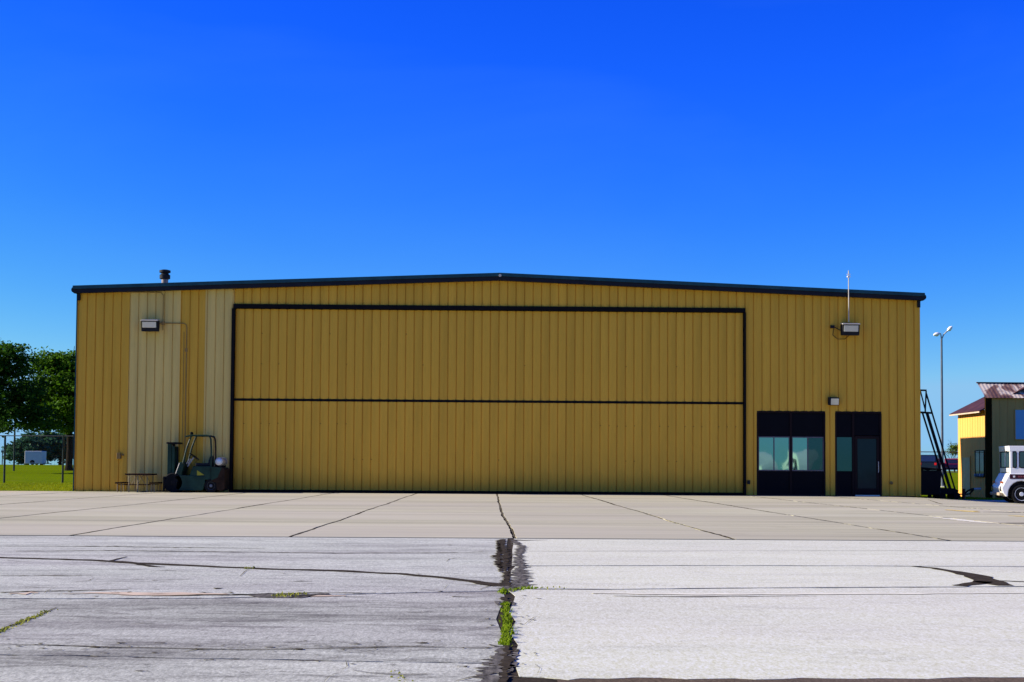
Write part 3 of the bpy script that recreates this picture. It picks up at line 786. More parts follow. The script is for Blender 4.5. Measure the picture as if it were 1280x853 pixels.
MB().box(ap.x - .05, ap.x + .05, -.41, -.31, at_.z - .24, at_.z - .19).tube([(ap.x - .07, -.36, at_.z - .13), (ap.x + .07, -.36, at_.z - .13)], .012, 6).build('antenna_head', m_white, t)
MB().box(ap.x - .04, ap.x + .04, -.36, -.30, roofz(ap.x) - .17, roofz(ap.x) - .11).build('clamp', m_dkgrey, t)

# ================================================================== YARD SHED AT RIGHT
SY = 23.0
sn, sf_ = at(1232, 560, SY), None
SX = sn.x; SYF = SY + 4.35
shed = thing('yellow_shed', 'small yellow shed with rusty roofs behind the white tractor', 'shed', (SX + 4, SY + 2, G(SX + 2, SY + 2)))
gz = G(SX + 2, SY) - .05
ez = at(1232, 514.5, SY).z
mb = MB(); n = 11
for k in range(n):                          # board wall with shallow battens
    y0, y1 = SY + (SYF - SY) * k / n, SY + (SYF - SY) * (k + 1) / n
    mb.box(SX, SX + .12, y0, y1 - .03, gz, ez + .10); mb.box(SX + .012, SX + .12, y1 - .03, y1, gz, ez + .10)
wing = mb.build('side_wall', m_shed, shed)
MB().box(SX + .12, SX + 4.5, SYF - .1, SYF, gz, ez - .02).build('rear_wall', m_shed, shed)
rz = at(1232, 500, SY + .2).z
run_x = 2.6; rise = rz - ez
mb = MB(); mb.prism([(SX - .35, ez - .03), (SX + 2.4, ez + 1.35), (SX + 2.4, ez + 1.42), (SX - .35, ez + .04)], SY - .1, SYF + .35); mb.build('wing_roof', m_rroofd, shed)
MB().box(SX - .36, SX - .32, SY - .1, SYF + .36, ez - .07, ez - .0).build('eave_board', m_soffit, shed)
# door and window in the side wall
ya = SY + (73.1) * 0
def wall_y(px):                              # depth on the side wall plane behind a photo column
    d = ray(px, 580); return CAM.y + d.y * ((SX - CAM.x) / d.x)
y0, y1 = wall_y(1213), wall_y(1203.5); zt = at(1208, 572, (y0 + y1) / 2).z
MB().box(SX - .03, SX - .002, y0, y1, gz + .05, zt).build('door', simple('yellow shed door', (.60, .46, .20), .6, .1), shed)
MB().box(SX - .045, SX - .002, y0 - .06, y0 - .002, gz + .05, zt + .06).box(SX - .045, SX - .002, y1 + .002, y1 + .06, gz + .05, zt + .06).box(SX - .045, SX - .002, y0, y1, zt + .002, zt + .06).build('door_frame', m_shed, shed)
y0, y1 = wall_y(1231), wall_y(1219.5); zt, zb = at(1225, 563, (y0 + y1) / 2).z, at(1225, 597, (y0 + y1) / 2).z
wn = MB().box(SX - .05, SX - .001, y0, y0 + .05, zb, zt).box(SX - .05, SX - .001, y1 - .05, y1, zb, zt).box(SX - .05, SX - .001, y0 + .05, y1 - .05, zt - .05, zt).box(SX - .07, SX - .001, y0 + .05, y1 - .05, zb, zb + .06).box(SX - .045, SX - .001, (y0 + y1) / 2 - .02, (y0 + y1) / 2 + .02, zb + .06, zt - .05).build('window', m_frame, shed)
MB().box(SX - .03, SX - .015, y0 + .05, (y0 + y1) / 2 - .02, zb + .06, zt - .05).build('pane', m_carglass, wn); MB().box(SX - .03, SX - .015, (y0 + y1) / 2 + .02, y1 - .05, zb + .06, zt - .05).build('pane', m_carglass, wn)
for k in range(4):
    yy = y0 + .12 + k * (y1 - y0 - .24) / 3; MB().lathe((SX - .075, yy, zb + .06), [(.05, 0), (.06, .08), (.03, .14)], n=8).build('sill_pot', m_grey, wn)
# front block
FY = SY - .25
fe = at(1240, 497.5, FY).z; fx = at(1240, 540, FY).x
mb = MB(); nn = 26
for k in range(nn):
    a = fx + k * .42; mb.box(a, a + .39, FY, FY + .1, gz, fe - .01); mb.box(a + .39, a + .42, FY + .012, FY + .1, gz, fe - .01)
ff = mb.build('front_wall', m_shed, shed)
cxl = at(1232, 540, FY).x
MB().box(cxl, fx - .003, FY - .02, FY + .12, gz, fe - .01).build('corner_board', m_sheddk, shed)
ro = at(1223, 479, FY + 1.1)
ey = FY - .15
mb = MB(); cw = .20; x = cxl - .05; xe = fx + 11
z0, z1 = at(1232, 497.5, ey).z, ro.z
k = 0
while x < xe:                               # corrugations run up the slope
    h = .0 if k % 2 else .012
    mb.quad((x, ey, z0 + h), (x + cw / 2, ey, z0 + .012 - h), (x + cw / 2, FY + 1.1, z1 + .012 - h), (x, FY + 1.1, z1 + h))
    x += cw / 2; k += 1
fr = mb.build('front_roof', m_rroof, shed, fix=False)
MB().box(cxl - .07, xe, FY + 1.04, FY + 1.16, z1 - .01, z1 + .05).build('ridge_cap', m_rroofd, shed)
MB().prism_x([(FY + .13, fe - .02), (FY + 1.05, z1 - .06), (FY + 1.05, fe - .02)], fx - .02, fx + .06).build('gable', m_sheddk, shed)
b0, b1 = at(1269, 512.5, FY), at(1269, 549, FY)
bw = MB().box(b0.x, b0.x + 2.4, FY - .03, FY - .002, b1.z, b0.z).build('blue_panel', m_blue, shed)
MB().box(b0.x - .05, b0.x - .002, FY - .04, FY - .002, b1.z - .04, b0.z + .04).box(b0.x, b0.x + 2.4, FY - .04, FY - .002, b0.z + .002, b0.z + .05).box(b0.x, b0.x + 2.4, FY - .04, FY - .002, b1.z - .05, b1.z - .002).build('panel_frame', m_shed, shed)
MB().box(fx + 10.8, fx + 10.92, FY + .1, FY + 1.0, gz, fe).build('far_wall', m_shed, shed)
MB().box(fx + .07, fx + 10.9, FY + 1.0, FY + 1.08, fe - .3, z1 - .04).build('upper_wall', m_sheddk, shed)

# ================================================================== FORKLIFT
def wheel(root, c, r, wd, mt, mr, name='wheel', hub=.55):
    w_ = MB().lathe((c[0], c[1], c[2]), [(r * hub, -wd / 2), (r * .93, -wd / 2), (r, -wd * .36), (r, wd * .36), (r * .93, wd / 2), (r * hub, wd / 2)], 'y', 24).build(name, mt, root, smooth=True)
    MB().lathe((c[0], c[1], c[2]), [(r * .2, -wd * .54), (r * .24, -wd * .46), (r * .46, -wd * .40), (r * (hub + .02), -wd * .52), (r * (hub + .02), wd * .45), (r * .2, wd * .45)], 'y', 20).build('rim', mr, w_, smooth=True)
    return w_
FYn = -1.05                                 # near side plane of the forklift
def fx_(px, py): q = at(px, py, FYn); return (q.x, q.z)
fk = thing('forklift', 'old dark green forklift facing left with silver gas tank', 'forklift', (at(240, 617, -.6).x, -.6, 0))
YN, YF = -1.05, -.12
k0 = lambda px, py: fx_(px, py)
# lower chassis
pts = [k0(219, 611), k0(221.5, 600), k0(217.5, 598), k0(220, 594.5), k0(236, 594.5), k0(256, 596), k0(256, 603), k0(253.5, 612.5), k0(250, 613.5), k0(224, 613.5)]
MB().prism(pts, YN + .02, YF - .02).build('chassis', m_green, fk, bevel=.02, seg=2)
# cowl with dash
pts = [k0(216, 599), k0(223.5, 578.5), k0(227, 577.5), k0(229.5, 581), k0(226, 594), k0(236, 595)]
MB().prism(pts, YN + .05, YF - .05).build('cowl', m_green, fk, bevel=.015)
MB().tube([(*[k0(217.5, 597)[0]], YN + .045, k0(217.5, 597)[1]), (k0(224, 579)[0], YN + .045, k0(224, 579)[1])], .014, 6).build('cowl_glint', m_grey, fk)  # pale tube paints the sun glint along the cowl
# engine cover and counterweight
pts = [k0(236.5, 595), k0(240, 584.5), k0(242, 583), k0(263.5, 583), k0(263.5, 600), k0(254, 600)]
MB().prism(pts, YN + .04, YF - .04).build('engine_cover', m_green, fk, bevel=.02, seg=2)
MB().prism([k0(246, 588), k0(255, 594), k0(246, 594.5)], YN + .032, YN + .039).build('decal', m_yellowd, fk)
pts = [k0(263.8, 583.5), k0(279, 584.5), k0(281, 587), k0(280.5, 612), k0(276, 614), k0(271, 613), k0(270, 604), k0(263.8, 601.5)]
MB().prism(pts, YN, YF).build('counterweight', m_rusty, fk, bevel=.03, seg=2)
pts = [k0(264, 583.6), k0(277, 584.8), k0(272, 597), k0(264, 601)]
MB().prism(pts, YN - .006, YN - .001).build('side_panel', m_green, fk)
# wheels
for y in (YN + .16, YF - .16):
    c = at(216, 607.2, FYn); wheel(fk, (c.x, y, .34), .34, .28, m_tyre, m_steel)
for y in (YN + .12, YF - .12):
    c = at(263.5, 610, FYn); wheel(fk, (c.x, y, .24), .24, .22, m_tyre, m_rim)
# mast with channels, cylinder and carriage
mx0, mx1 = at(207, 580, FYn).x, at(218, 580, FYn).x; mz = at(212, 555, FYn).z
for y in (YN + .14, YF - .24):
    MB().box(mx0 + .02, mx0 + .16, y, y + .10, .10, mz).build('mast_rail', m_green, fk, bevel=.01); MB().box(mx0 + .17, mx1 - .03, y + .01, y + .09, .12, mz - .08).build('mast_rail', m_green, fk, bevel=.01)
MB().box(mx0 - .01, mx1 + .10, YN + .10, YF - .10, mz, mz + .06).build('mast_crossbar', m_steel, fk, bevel=.01)
for za, zb3 in ((.8, .95), (1.45, 1.55)): MB().box(mx0 + .03, mx0 + .15, YN + .24, YF - .24, za, zb3).build('mast_brace', m_steel, fk)
MB().lathe(((mx0 + mx1) / 2, -.6, .15), [(.06, 0), (.06, mz - .3), (.045, mz - .28), (.045, mz - .16)], n=12).build('lift_cylinder', m_dkgrey, fk)
MB().tube([(mx0 + .22, YN + .2, mz - .05), (mx1 + .06, YN + .2, mz - .2), (mx1 + .05, YN + .2, mz - .55), (mx0 + .28, YN + .2, mz - .9)], .018, 6).build('hydraulic_hose', m_black, fk)
MB().box(mx0 - .07, mx0 + .015, YN + .02, YF - .02, .12, .22).box(mx0 - .07, mx0 + .015, YN + .02, YF - .02, .45, .55).box(mx0 - .06, mx0 + .01, YN + .05, YN + .12, .22, .45).box(mx0 - .06, mx0 + .01, YF - .12, YF - .05, .22, .45).build('carriage', m_steel, fk)
for y in (YN + .16, YF - .30):
    MB().prism([(mx0 - .075, .55), (mx0 - .115, .55), (mx0 - .12, .06), (mx0 - 1.05, .025), (mx0 - 1.05, .012), (mx0 - .075, .012)], y, y + .12).build('fork', m_steel, fk)
# overhead guard
def P3(px, py, y): q = at(px, py, FYn); return (q.x, y, q.z)
for y, r_ in ((YN + .07, .03), (YF - .07, .03)):
    MB().tube([P3(228, 580, y), P3(233, 560, y), P3(238.5, 545.5, y), P3(240.5, 544.5, y), P3(250, 544.6, y), P3(258, 544.6, y), P3(261.5, 545.5, y), P3(263, 549, y), P3(263.6, 560, y), P3(263.5, 584, y)], r_, 8).build('guard_rail', m_green, fk, smooth=True)
mb = MB()
for px in (236, 241, 246, 251, 256): mb.tube([P3(px + 1, 544.4, YN + .05), P3(px + 1, 544.4, YF - .05)], .018, 6)
mb.build('guard_bars', m_green, fk)
MB().tube([P3(231.5, 545.8, YN + .05), P3(241, 544.2, YN + .05)], .03, 6).build('guard_lip', m_green, fk)
MB().lathe(P3(238, 543.5, YN + .2), [(.05, 0), (.06, .05), (.04, .10)], n=10).build('work_lamp', m_black, fk)
MB().tube([P3(268.5, 584, YN + .12), P3(268.3, 552, YN + .12), P3(267, 547, YN + .12), P3(261, 545, YN + .12)], .026, 8).build('rear_post', m_rusty, fk, smooth=True)
# seat, steering, gas tank
q = k0(252, 579)
MB().box(k0(242, 580)[0], k0(259, 580)[0], YN + .28, YF - .25, k0(250, 583)[1], k0(250, 579)[1]).build('seat', m_seat, fk, bevel=.03, seg=2)
MB().prism([k0(259, 583), k0(257, 582), k0(260.5, 570), k0(263, 570), k0(262.5, 583)], YN + .28, YF - .25).build('seat_back', m_seat, fk, bevel=.02)
c = Vector(P3(239.5, 570.8, -.6)); ax = Vector((.55, 0, .83)).normalized(); u = Vector((0, 1, 0)); v_ = ax.cross(u)
MB().tube([c + (u * math.cos(t) + v_ * math.sin(t)) * .19 for t in [i * math.pi / 10 for i in range(21)]], .016, 6, cap=False).tube([c + u * .18, c - u * .18], .012, 6).build('steering_wheel', m_black, fk, smooth=True)
MB().tube([c, c - ax * .42], .025, 8).build('steering_column', m_grey, fk)
for dx in (0, .09): MB().tube([P3(231.5 + dx * 20, 580, YN + .2), P3(235 + dx * 25, 573.5, YN + .2)], .012, 6).build('lever', m_grey, fk)
c = at(273.5, 577.3, FYn)
MB().lathe((c.x, 0, c.z), [(.07, YN + .02), (.12, YN + .03), (.155, YN + .10), (.16, YN + .16), (.16, YF - .18), (.155, YF - .12), (.10, YF - .05)], 'y', 22).build('gas_tank', m_tank, fk, smooth=True)
MB().lathe((c.x, 0, c.z), [(.10, YN + .035), (.10, YN + .0), (.085, YN + .0), (.085, YN + .025)], 'y', 18).build('tank_collar', m_grey, fk)
MB().box(c.x - .12, c.x + .12, YN + .2, YN + .25, k0(273, 584)[1] - .01, c.z - .12).box(c.x - .12, c.x + .12, YF - .3, YF - .25, k0(273, 584)[1] - .01, c.z - .12).build('tank_cradle', m_steel, fk)

# ================================================================== PICNIC TABLE
tx = at(175.5, 615, -1.0).x
pt = thing('picnic_table', 'dark brown picnic table with pale pipe legs beside the forklift', 'table', (tx, -1.0, 0))
tz = at(175, 592.5, -1.0).z + .01; tl, tr_ = at(156, 592, -1.35).x, at(196.5, 592, -.12).x; tx = (tl + tr_) / 2; hw = (tr_ - tl) / 2; bz_ = at(150, 603, -1).z + .005
for k in range(5):
    x0 = tx - hw + k * (2 * hw / 5); MB().box(x0 + .004, x0 + 2 * hw / 5 - .004, -1.35, -.12, tz - .055, tz).build('plank', m_woodb, pt, bevel=.006)
benches = ((at(143.5, 603, -1.35).x, at(162.5, 603, -.12).x), (at(186, 603, -1.35).x, at(203, 603, -.12).x))
for a, b in benches:
    for k in range(2):
        x0 = a + k * (b - a) / 2; MB().box(x0 + .004, x0 + (b - a) / 2 - .004, -1.35, -.12, bz_ - .05, bz_).build('seat_plank', m_woodb, pt, bevel=.006)
for y in (-1.15, -.3):
    for a, b in benches:
        for px in (a + .04, b - .04): MB().tube([(px, y, .0), (px, y, bz_ - .04)], .016, 8).build('leg', m_pipe, pt)
    for px in (tx - hw + .1, tx + hw - .1): MB().tube([(px, y, .0), (px, y, tz - .04)], .018, 8).build('leg', m_pipe, pt)
    MB().tube([(benches[0][0] + .05, y + .03, .26), (benches[1][1] - .1, y + .03, .26)], .014, 6).build('stretcher', m_woodb, pt)
    for s in (-1, 1): MB().tube([(tx + s * .24, y + .05, .27), (tx + s * .04, y + .05, tz - .045)], .012, 6).build('brace', m_pipe, pt)
MB().tube([(tx, -1.2, 0), (tx, -1.2, tz - .045)], .028, 10).build('centre_post', m_pipe, pt)

# ================================================================== WHITE TOW TRACTOR
TYN, TYF = -1.55, .25
gt = G(18.5, -1)
tk = thing('tow_tractor', 'white airport tow tractor with dark stripe parked before the yellow shed', 'tractor', (at(1262.5, 580, -1.55).x, -1.55, gt))
def tp(px, py, Y=TYN): q = at(px, py, Y); return (q.x, q.z)
xf = tp(1262.5, 580)[0]; zr = tp(1266, 557.5)[1]; zw0 = tp(1262, 585)[1]; zw1 = tp(1262, 564.5)[1]
zs0, zs1 = tp(1264, 598.5)[1], tp(1264, 591.8)[1]
xe = xf + 3.1; zb_ = tp(1258, 621)[1]
hood_x = xf - .26
wc = Vector((tp(1276.5, 616.5)[0], 0, 0)); wr = .335; wcz = G(wc.x, -1.2) + wr - .005
# lower body with wheel arch, nose swelling forward
arch = [(wc.x + .46 * math.cos(t), wcz + .46 * math.sin(t)) for t in [math.pi - i * math.pi / 10 for i in range(11)]]
low = [(hood_x + .02, zb_ + .12), (hood_x - .03, zb_ + .30), (hood_x + .03, zs0 - .22), (hood_x + .13, zs0 - .02), (xf - .02, zs1), (xe, zs1), (xe, zb_ + .05), (arch[-1][0], wcz - .08)] + arch[::-1] + [(arch[0][0], zb_), (hood_x + .12, zb_)]
body = MB().prism(low, TYN, TYF).build('body', m_white, tk, bevel=.035, seg=2)
# cab shell
x1 = xe - .2
def cabbox(a, b, y0, y1, z0, z1, bv=.02): return MB().box(a, b, y0, y1, z0, z1)
mb = MB()
mb.prism([(xf - .03, zr), (x1, zr), (x1, zw1), (xf - .01, zw1)], TYN + .02, TYF - .02)
mb.prism([(xf + .01, zs1 - .01), (x1, zs1 - .01), (x1, zw0), (xf + .005, zw0)], TYN + .02, TYF - .02)
pil = [(xf, xf + .10), (tp(1270.5, 575)[0], tp(1273.8, 575)[0]), (tp(1273.8, 575)[0] + .62, tp(1273.8, 575)[0] + .74), (x1 - .1, x1)]
for a, b in pil:
    mb.box(a, b, TYN + .02, TYN + .10, zw0, zw1).box(a, b, TYF - .10, TYF - .02, zw0, zw1)
mb.box(x1 - .05, x1, TYN + .1, TYF - .1, zw0, zw1)
mb.box(xf + .005, xf + .06, (TYN + TYF) / 2 - .02, (TYN + TYF) / 2 + .02, zw0, zw1)
MBc = mb.build('cab', m_white, tk, bevel=.018, seg=2)
MB().box(xf + .02, xf + .03, TYN + .1, TYF - .1, zw0, zw1).build('windshield', m_carglass, tk)
mb2 = MB().box(xf - .004, xf + .012, TYN + .09, TYN + .12, zw0, zw1).box(xf - .004, xf + .012, TYF - .12, TYF - .09, zw0, zw1).box(xf - .004, xf + .012, TYN + .12, TYF - .12, zw1 - .025, zw1 + .0).box(xf - .004, xf + .012, TYN + .12, TYF - .12, zw0, zw0 + .025)
mb2.build('windshield_seal', m_black, tk)
def rrect(a, b, z0, z1, r):
    p = []
    for cx_, cz_, t0 in ((b - r, z1 - r, 0), (a + r, z1 - r, 90), (a + r, z0 + r, 180), (b - r, z0 + r, 270)):
        for k in range(5): t = R(t0 + k * 22.5); p.append((cx_ + r * math.cos(t), cz_ + r * math.sin(t)))
    return p
for a, b in ((pil[0][1], pil[1][0]), (pil[1][1], pil[2][0]), (pil[2][1], pil[3][0])):
    n_ = len(rrect(a, b, zw0, zw1, .05)); o_, i_ = rrect(a - .012, b + .012, zw0 - .012, zw1 + .012, .06), rrect(a + .02, b - .02, zw0 + .02, zw1 - .02, .05)
    mb = MB()
    for k in range(n_):
        j = (k + 1) % n_; mb.quad((o_[k][0], TYN + .012, o_[k][1]), (o_[j][0], TYN + .012, o_[j][1]), (i_[j][0], TYN + .012, i_[j][1]), (i_[k][0], TYN + .012, i_[k][1]))
        mb.quad((i_[k][0], TYN + .012, i_[k][1]), (i_[j][0], TYN + .012, i_[j][1]), (i_[j][0], TYN + .03, i_[j][1]), (i_[k][0], TYN + .03, i_[k][1]))
    mb.build('window_seal', m_dkgrey, tk)
    MB().prism(i_, TYN + .03, TYN + .036).build('side_window', m_carglass, tk)
mb = MB().box(xf + .015, x1, TYN - .006, TYN - .0005, zs0 + .0, zs1 - .03); mb.box(xf - .1, xf - .0, TYN - .004, TYN - .0005, zs0 + .05, zs0 + .06)
MB().box(xf - .012, x1, TYN - .007, TYN - .001, zs0 - .01, zs1 - .035).build('stripe', m_maroon, tk)
sx_ = tp(1267.3, 596)[0]; szc = (zs0 + zs1) / 2 - .02
star = []
for k in range(10):
    t = R(90 + k * 36); r_ = .055 if k % 2 == 0 else .024; star.append((sx_ + r_ * math.cos(t), szc + r_ * math.sin(t)))
MB().prism(star, TYN - .010, TYN - .0075).build('star_emblem', m_white, tk)
mb = MB()
for k in range(9): mb.box(sx_ + .14 + k * .075, sx_ + .19 + k * .075, TYN - .010, TYN - .0075, szc - .025, szc + .025)
mb.build('lettering', simple('faded red lettering', (.25, .06, .06), .5, .1), tk)
for y in (TYN + .20, TYF - .20):
    MB().lathe((hood_x - .015, y, zs0 - .36), [(.085, -.03), (.09, .01), (.05, .03)], 'x', 16).build('headlight', m_headl, tk)
    MB().box(hood_x - .02, hood_x + .05, y - .06, y + .06, zs0 - .17, zs0 - .10).build('turn_signal', simple('amber lens', (.45, .12, .02), .3, .1), tk)
MB().box(hood_x - .10, hood_x + .02, TYN + .08, TYF - .08, zb_ + .03, zb_ + .14).build('bumper', m_bump, tk, bevel=.02)
MB().box(hood_x - .05, hood_x + .3, (TYN + TYF) / 2 - .1, (TYN + TYF) / 2 + .1, zb_ - .06, zb_ + .05).build('tow_hook', m_steel, tk)
MB().box(xf - .005, xf + .005, TYN + .15, TYF - .15, zs1 + .02, zs1 + .035).build('vent_slot', m_dkgrey, tk)
for xx in (wc.x, wc.x + 1.75):
    for y in (TYN + .13, TYF - .13): wheel(tk, (xx, y, G(xx, -1.2) + wr - .004), wr, .24, m_tyre, m_rimw, hub=.66)
MB().box(hood_x + .3, xe - .1, TYN + .15, TYF - .15, zb_ + .02, zs0 - .05).build('underbody', m_steel, tk)
MB().tube([(xf + .0, TYN + .5, zw1 + .01), (xf - .06, TYN + .35, zw1 + .02), (xf - .02, TYN + .28, zw1 - .08)], .012, 6).build('wiper', m_black, tk)
MB().box(xf + .35, xf + .75, TYN + .3, TYN + .8, zw0 - .02, zw0 + .2).build('seat', m_seat, tk, bevel=.03)
MB().tube([(xf + .28 + .0 * math.cos(t), TYN + .5 + .17 * math.cos(t), zw0 + .08 + .17 * math.sin(t)) for t in [i * math.pi / 8 for i in range(17)]], .014, 6, cap=False).build('steering_wheel', m_black, tk)

tk.rotation_euler = (0, 0, -R(9))           # turned so the near side catches the sun
# ================================================================== BOOM TRAILER AND BIN BESIDE THE HANGAR
BY = 8.0
bx = at(1190, 615, BY).x
bg_ = G(bx, BY)
bt = thing('boom_trailer', 'black steel boom frame on a trailer leaning against the hangar side', 'trailer', (bx, BY, bg_))
def bp(px, py, Y): return tuple(at(px, py, Y))
for a, b, Y, th in (((1183.2, 613), (1153, 516), BY, .06), ((1188.3, 613.5), (1158.5, 516), BY - .02, .10), ((1194.5, 614.5), (1157.5, 491), BY + .02, .055)):
    MB().bar(bp(*a, Y), bp(*b, Y), th).build('boom_rail', m_steel, bt)
MB().bar(bp(1149.8, 488, BY), bp(1158, 488.2, BY), .07).build('crossbar', m_steel, bt)
MB().bar(bp(1148, 515.5, BY), bp(1164.5, 516.5, BY), .08).build('crossbar', m_steel, bt)
MB().bar(bp(1157.7, 489, BY), bp(1156.5, 515, BY), .05).build('brace', m_steel, bt); MB().bar(bp(1150.5, 489, BY - .03), bp(1157, 514, BY - .03), .045).build('brace', m_steel, bt)
for z, w1, w2 in ((0, 1172, 1196),):
    a, b = at(1170, 613.5, BY), at(1196, 616, BY)
    MB().prism([(a.x, a.z - .1), (b.x - .1, b.z - .1), (b.x, b.z + .1), (b.x - .2, b.z + .18), (a.x + .2, a.z + .12), (a.x, a.z + .08)], BY - .25, BY + .25).build('chassis', m_steel, bt)
for xx in (at(1174, 615, BY).x, at(1192, 615, BY).x):
    for y in (BY - .36, BY + .36): wheel(bt, (xx, y, G(xx, BY) + .14), .15, .12, m_tyre, m_steel)
a, b = at(1195, 617.8, BY), at(1204, 618, BY)
MB().bar(a, b, .05).build('drawbar', m_steel, bt)
j0 = at(1204.5, 611, BY)
MB().tube([(j0.x, BY, G(j0.x, BY)), (j0.x, BY, j0.z)], .07, 8).build('jack', m_redjack, bt)
for p_ in (((1205, 618), (1210, 613.5), (1217, 611)), ((1205, 618.5), (1212, 617.5), (1217, 612))):
    MB().tube([bp(*q, BY) for q in p_], .035, 6).build('hitch_arm', m_steel, bt)
c = at(1223, 611.5, BY); MB().tube([bp(1217, 611.5, BY), bp(1226, 611.3, BY)], .05, 8).build('coupler', m_grey, bt)
bn = at(1162, 600, 2.6)
x0, x1 = XR + .06, at(1172, 600, 2.6).x; zt = at(1162, 588, 2.6).z; gb = G(16, 2.6)
tb = thing('waste_bin', 'black lidded waste bin against the right side of the hangar', 'bin', ((x0 + x1) / 2, 2.6, gb))
MB().prism([(x0 + .06, gb + .08), (x1 - .06, gb + .08), (x1, zt), (x0, zt)], 2.1, 3.3).build('body', m_steel, tb, bevel=.02)
MB().prism([(x0 - .01, zt + .002), (x1 + .02, zt + .002), (x1, zt + .05), (x0 + .1, zt + .16)], 2.06, 3.34).build('lid', m_black, tb, bevel=.015)
for xx in (x0 + .15, x1 - .15):
    for y in (2.3, 3.1): wheel(tb, (xx, y, G(xx, y) + .07), .075, .05, m_tyre, m_steel)

# ================================================================== FENCES
def fence(x0, x1, y, label, posts, top_h=2.44):
    t = thing('chain_link_fence', label, 'fence', ((x0 + x1) / 2, y, G((x0 + x1) / 2, y) - .02), 'chain-link airport fences')
    for x in posts:
        g = G(x, y) - .03
        MB().tube([(x, y, g), (x, y, g + top_h + .05)], .052, 10).build('post', m_dpost, t, smooth=True)
    n = 8; pts = [(x0 + (x1 - x0) * k / n, y, G(x0 + (x1 - x0) * k / n, y) + top_h) for k in range(n + 1)]
    MB().tube(pts, .026, 8).build('top_rail', m_wire, t, smooth=True)
    MB().tube([(p[0], p[1] - .03, p[2] - top_h + .08) for p in pts], .006, 4).build('tension_wire', m_wire, t)
    mb = MB(); st = .10; h = top_h - .1; nn = int((x1 - x0 + h) / st)
    for k in range(nn):
        for s in (1, -1):
            xa = x0 + k * st - (h if s > 0 else 0); xb = xa + h if s > 0 else xa
            if s > 0: P0, P1 = [xa, .08], [xa + h, .08 + h]
            else: P0, P1 = [xa + h, .08], [xa, .08 + h]
            def clip(P, Q):
                for lim, sg in ((x0, 1), (x1, -1)):
                    for A, B in ((P, Q), (Q, P)):
                        if (A[0] - lim) * sg < 0 and (B[0] - A[0]) != 0:
                            u_ = (lim - A[0]) / (B[0] - A[0])
                            if u_ < 0 or u_ > 1: return False
                            A[1] += (B[1] - A[1]) * u_; A[0] = lim
                return True
            if not clip(P0, P1) or abs(P0[0] - P1[0]) < .02: continue
            ga, gb2 = G(P0[0], y), G(P1[0], y); o = .0022
            mb.quad((P0[0], y - .045, ga + P0[1] - o), (P1[0], y - .045, gb2 + P1[1] - o), (P1[0], y - .045, gb2 + P1[1] + o), (P0[0], y - .045, ga + P0[1] + o))
    o = mb.build('wire_mesh', m_wire, t, fix=False); o['kind'] = 'stuff'
    return t
FYL = 23.5
p0, p1 = at(5.5, 590, FYL).x, at(78.5, 590, FYL).x; sp = p1 - p0
fence(p0 - 2.5 * sp, XL - .1, FYL, 'chain-link fence with dark posts left of the hangar', [p0 - 2 * sp, p0 - sp, p0, p1])
FYR = 27.7
fence(XR + .1, SX + 3.0, FYR, 'chain-link fence between the hangar corner and the yellow shed', [XR + .4, SX + 2.5, (XR + SX) / 2 + .6 - 5])

# ================================================================== TREES
def leafcloud(lobes, n, size, seed, flat=.55):
    rd = random.Random(seed); mb = MB()
    tot = sum(l[3] * l[4] * l[5] for l in lobes)
    for cx_, cy_, cz_, rx, ry, rz_ in lobes:
        m = int(n * rx * ry * rz_ / tot)
        # clumps inside the lobe, leaves round each clump
        nc = max(6, m // 42)
        for c_ in range(nc):
            while True:
                d = Vector((rd.uniform(-1, 1), rd.uniform(-1, 1), rd.uniform(-1, 1)))
                if .35 < d.length < 1: break
            d = d * (rd.uniform(.75, 1.06))
            q = Vector((cx_ + d.x * rx, cy_ + d.y * ry, cz_ + d.z * rz_)); cr_ = rd.uniform(.35, .95)
            for k in range(42):
                e = Vector((rd.gauss(0, .5), rd.gauss(0, .5), rd.gauss(0, .5 * flat))) * cr_
                p_ = q + e; s = size * rd.uniform(.6, 1.4)
                a_ = Vector((rd.uniform(-1, 1), rd.uniform(-1, 1), rd.uniform(-.5, .5))).normalized() * s
                b_ = a_.cross(Vector((rd.uniform(-1, 1), rd.uniform(-1, 1), rd.uniform(-.2, 1)))).normalized() * s * .55
                mb.quad(p_ - a_, p_ - b_ * 1, p_ + a_, p_ + b_)
    return mb
def limb(mb, p, d, L, r, depth, rd, ends):
    pts = [Vector(p)]; d = Vector(d).normalized()
    for k in range(4):
        d = (d + Vector((rd.uniform(-.18, .18), rd.uniform(-.18, .18), rd.uniform(-.05, .14)))).normalized(); pts.append(pts[-1] + d * L / 4)
    mb.tube(pts, [r * (1 - .13 * k) for k in range(5)], 7)
    if depth == 0: ends.append(pts[-1]); return
    for k in range(3 if depth > 1 else 3):
        a = rd.uniform(0, 6.28); nd = (d + Vector((math.cos(a), math.sin(a), rd.uniform(0, .5))) * .75)
        limb(mb, pts[-1 - (k % 2)], nd, L * .68, r * .5, depth - 1, rd, ends)
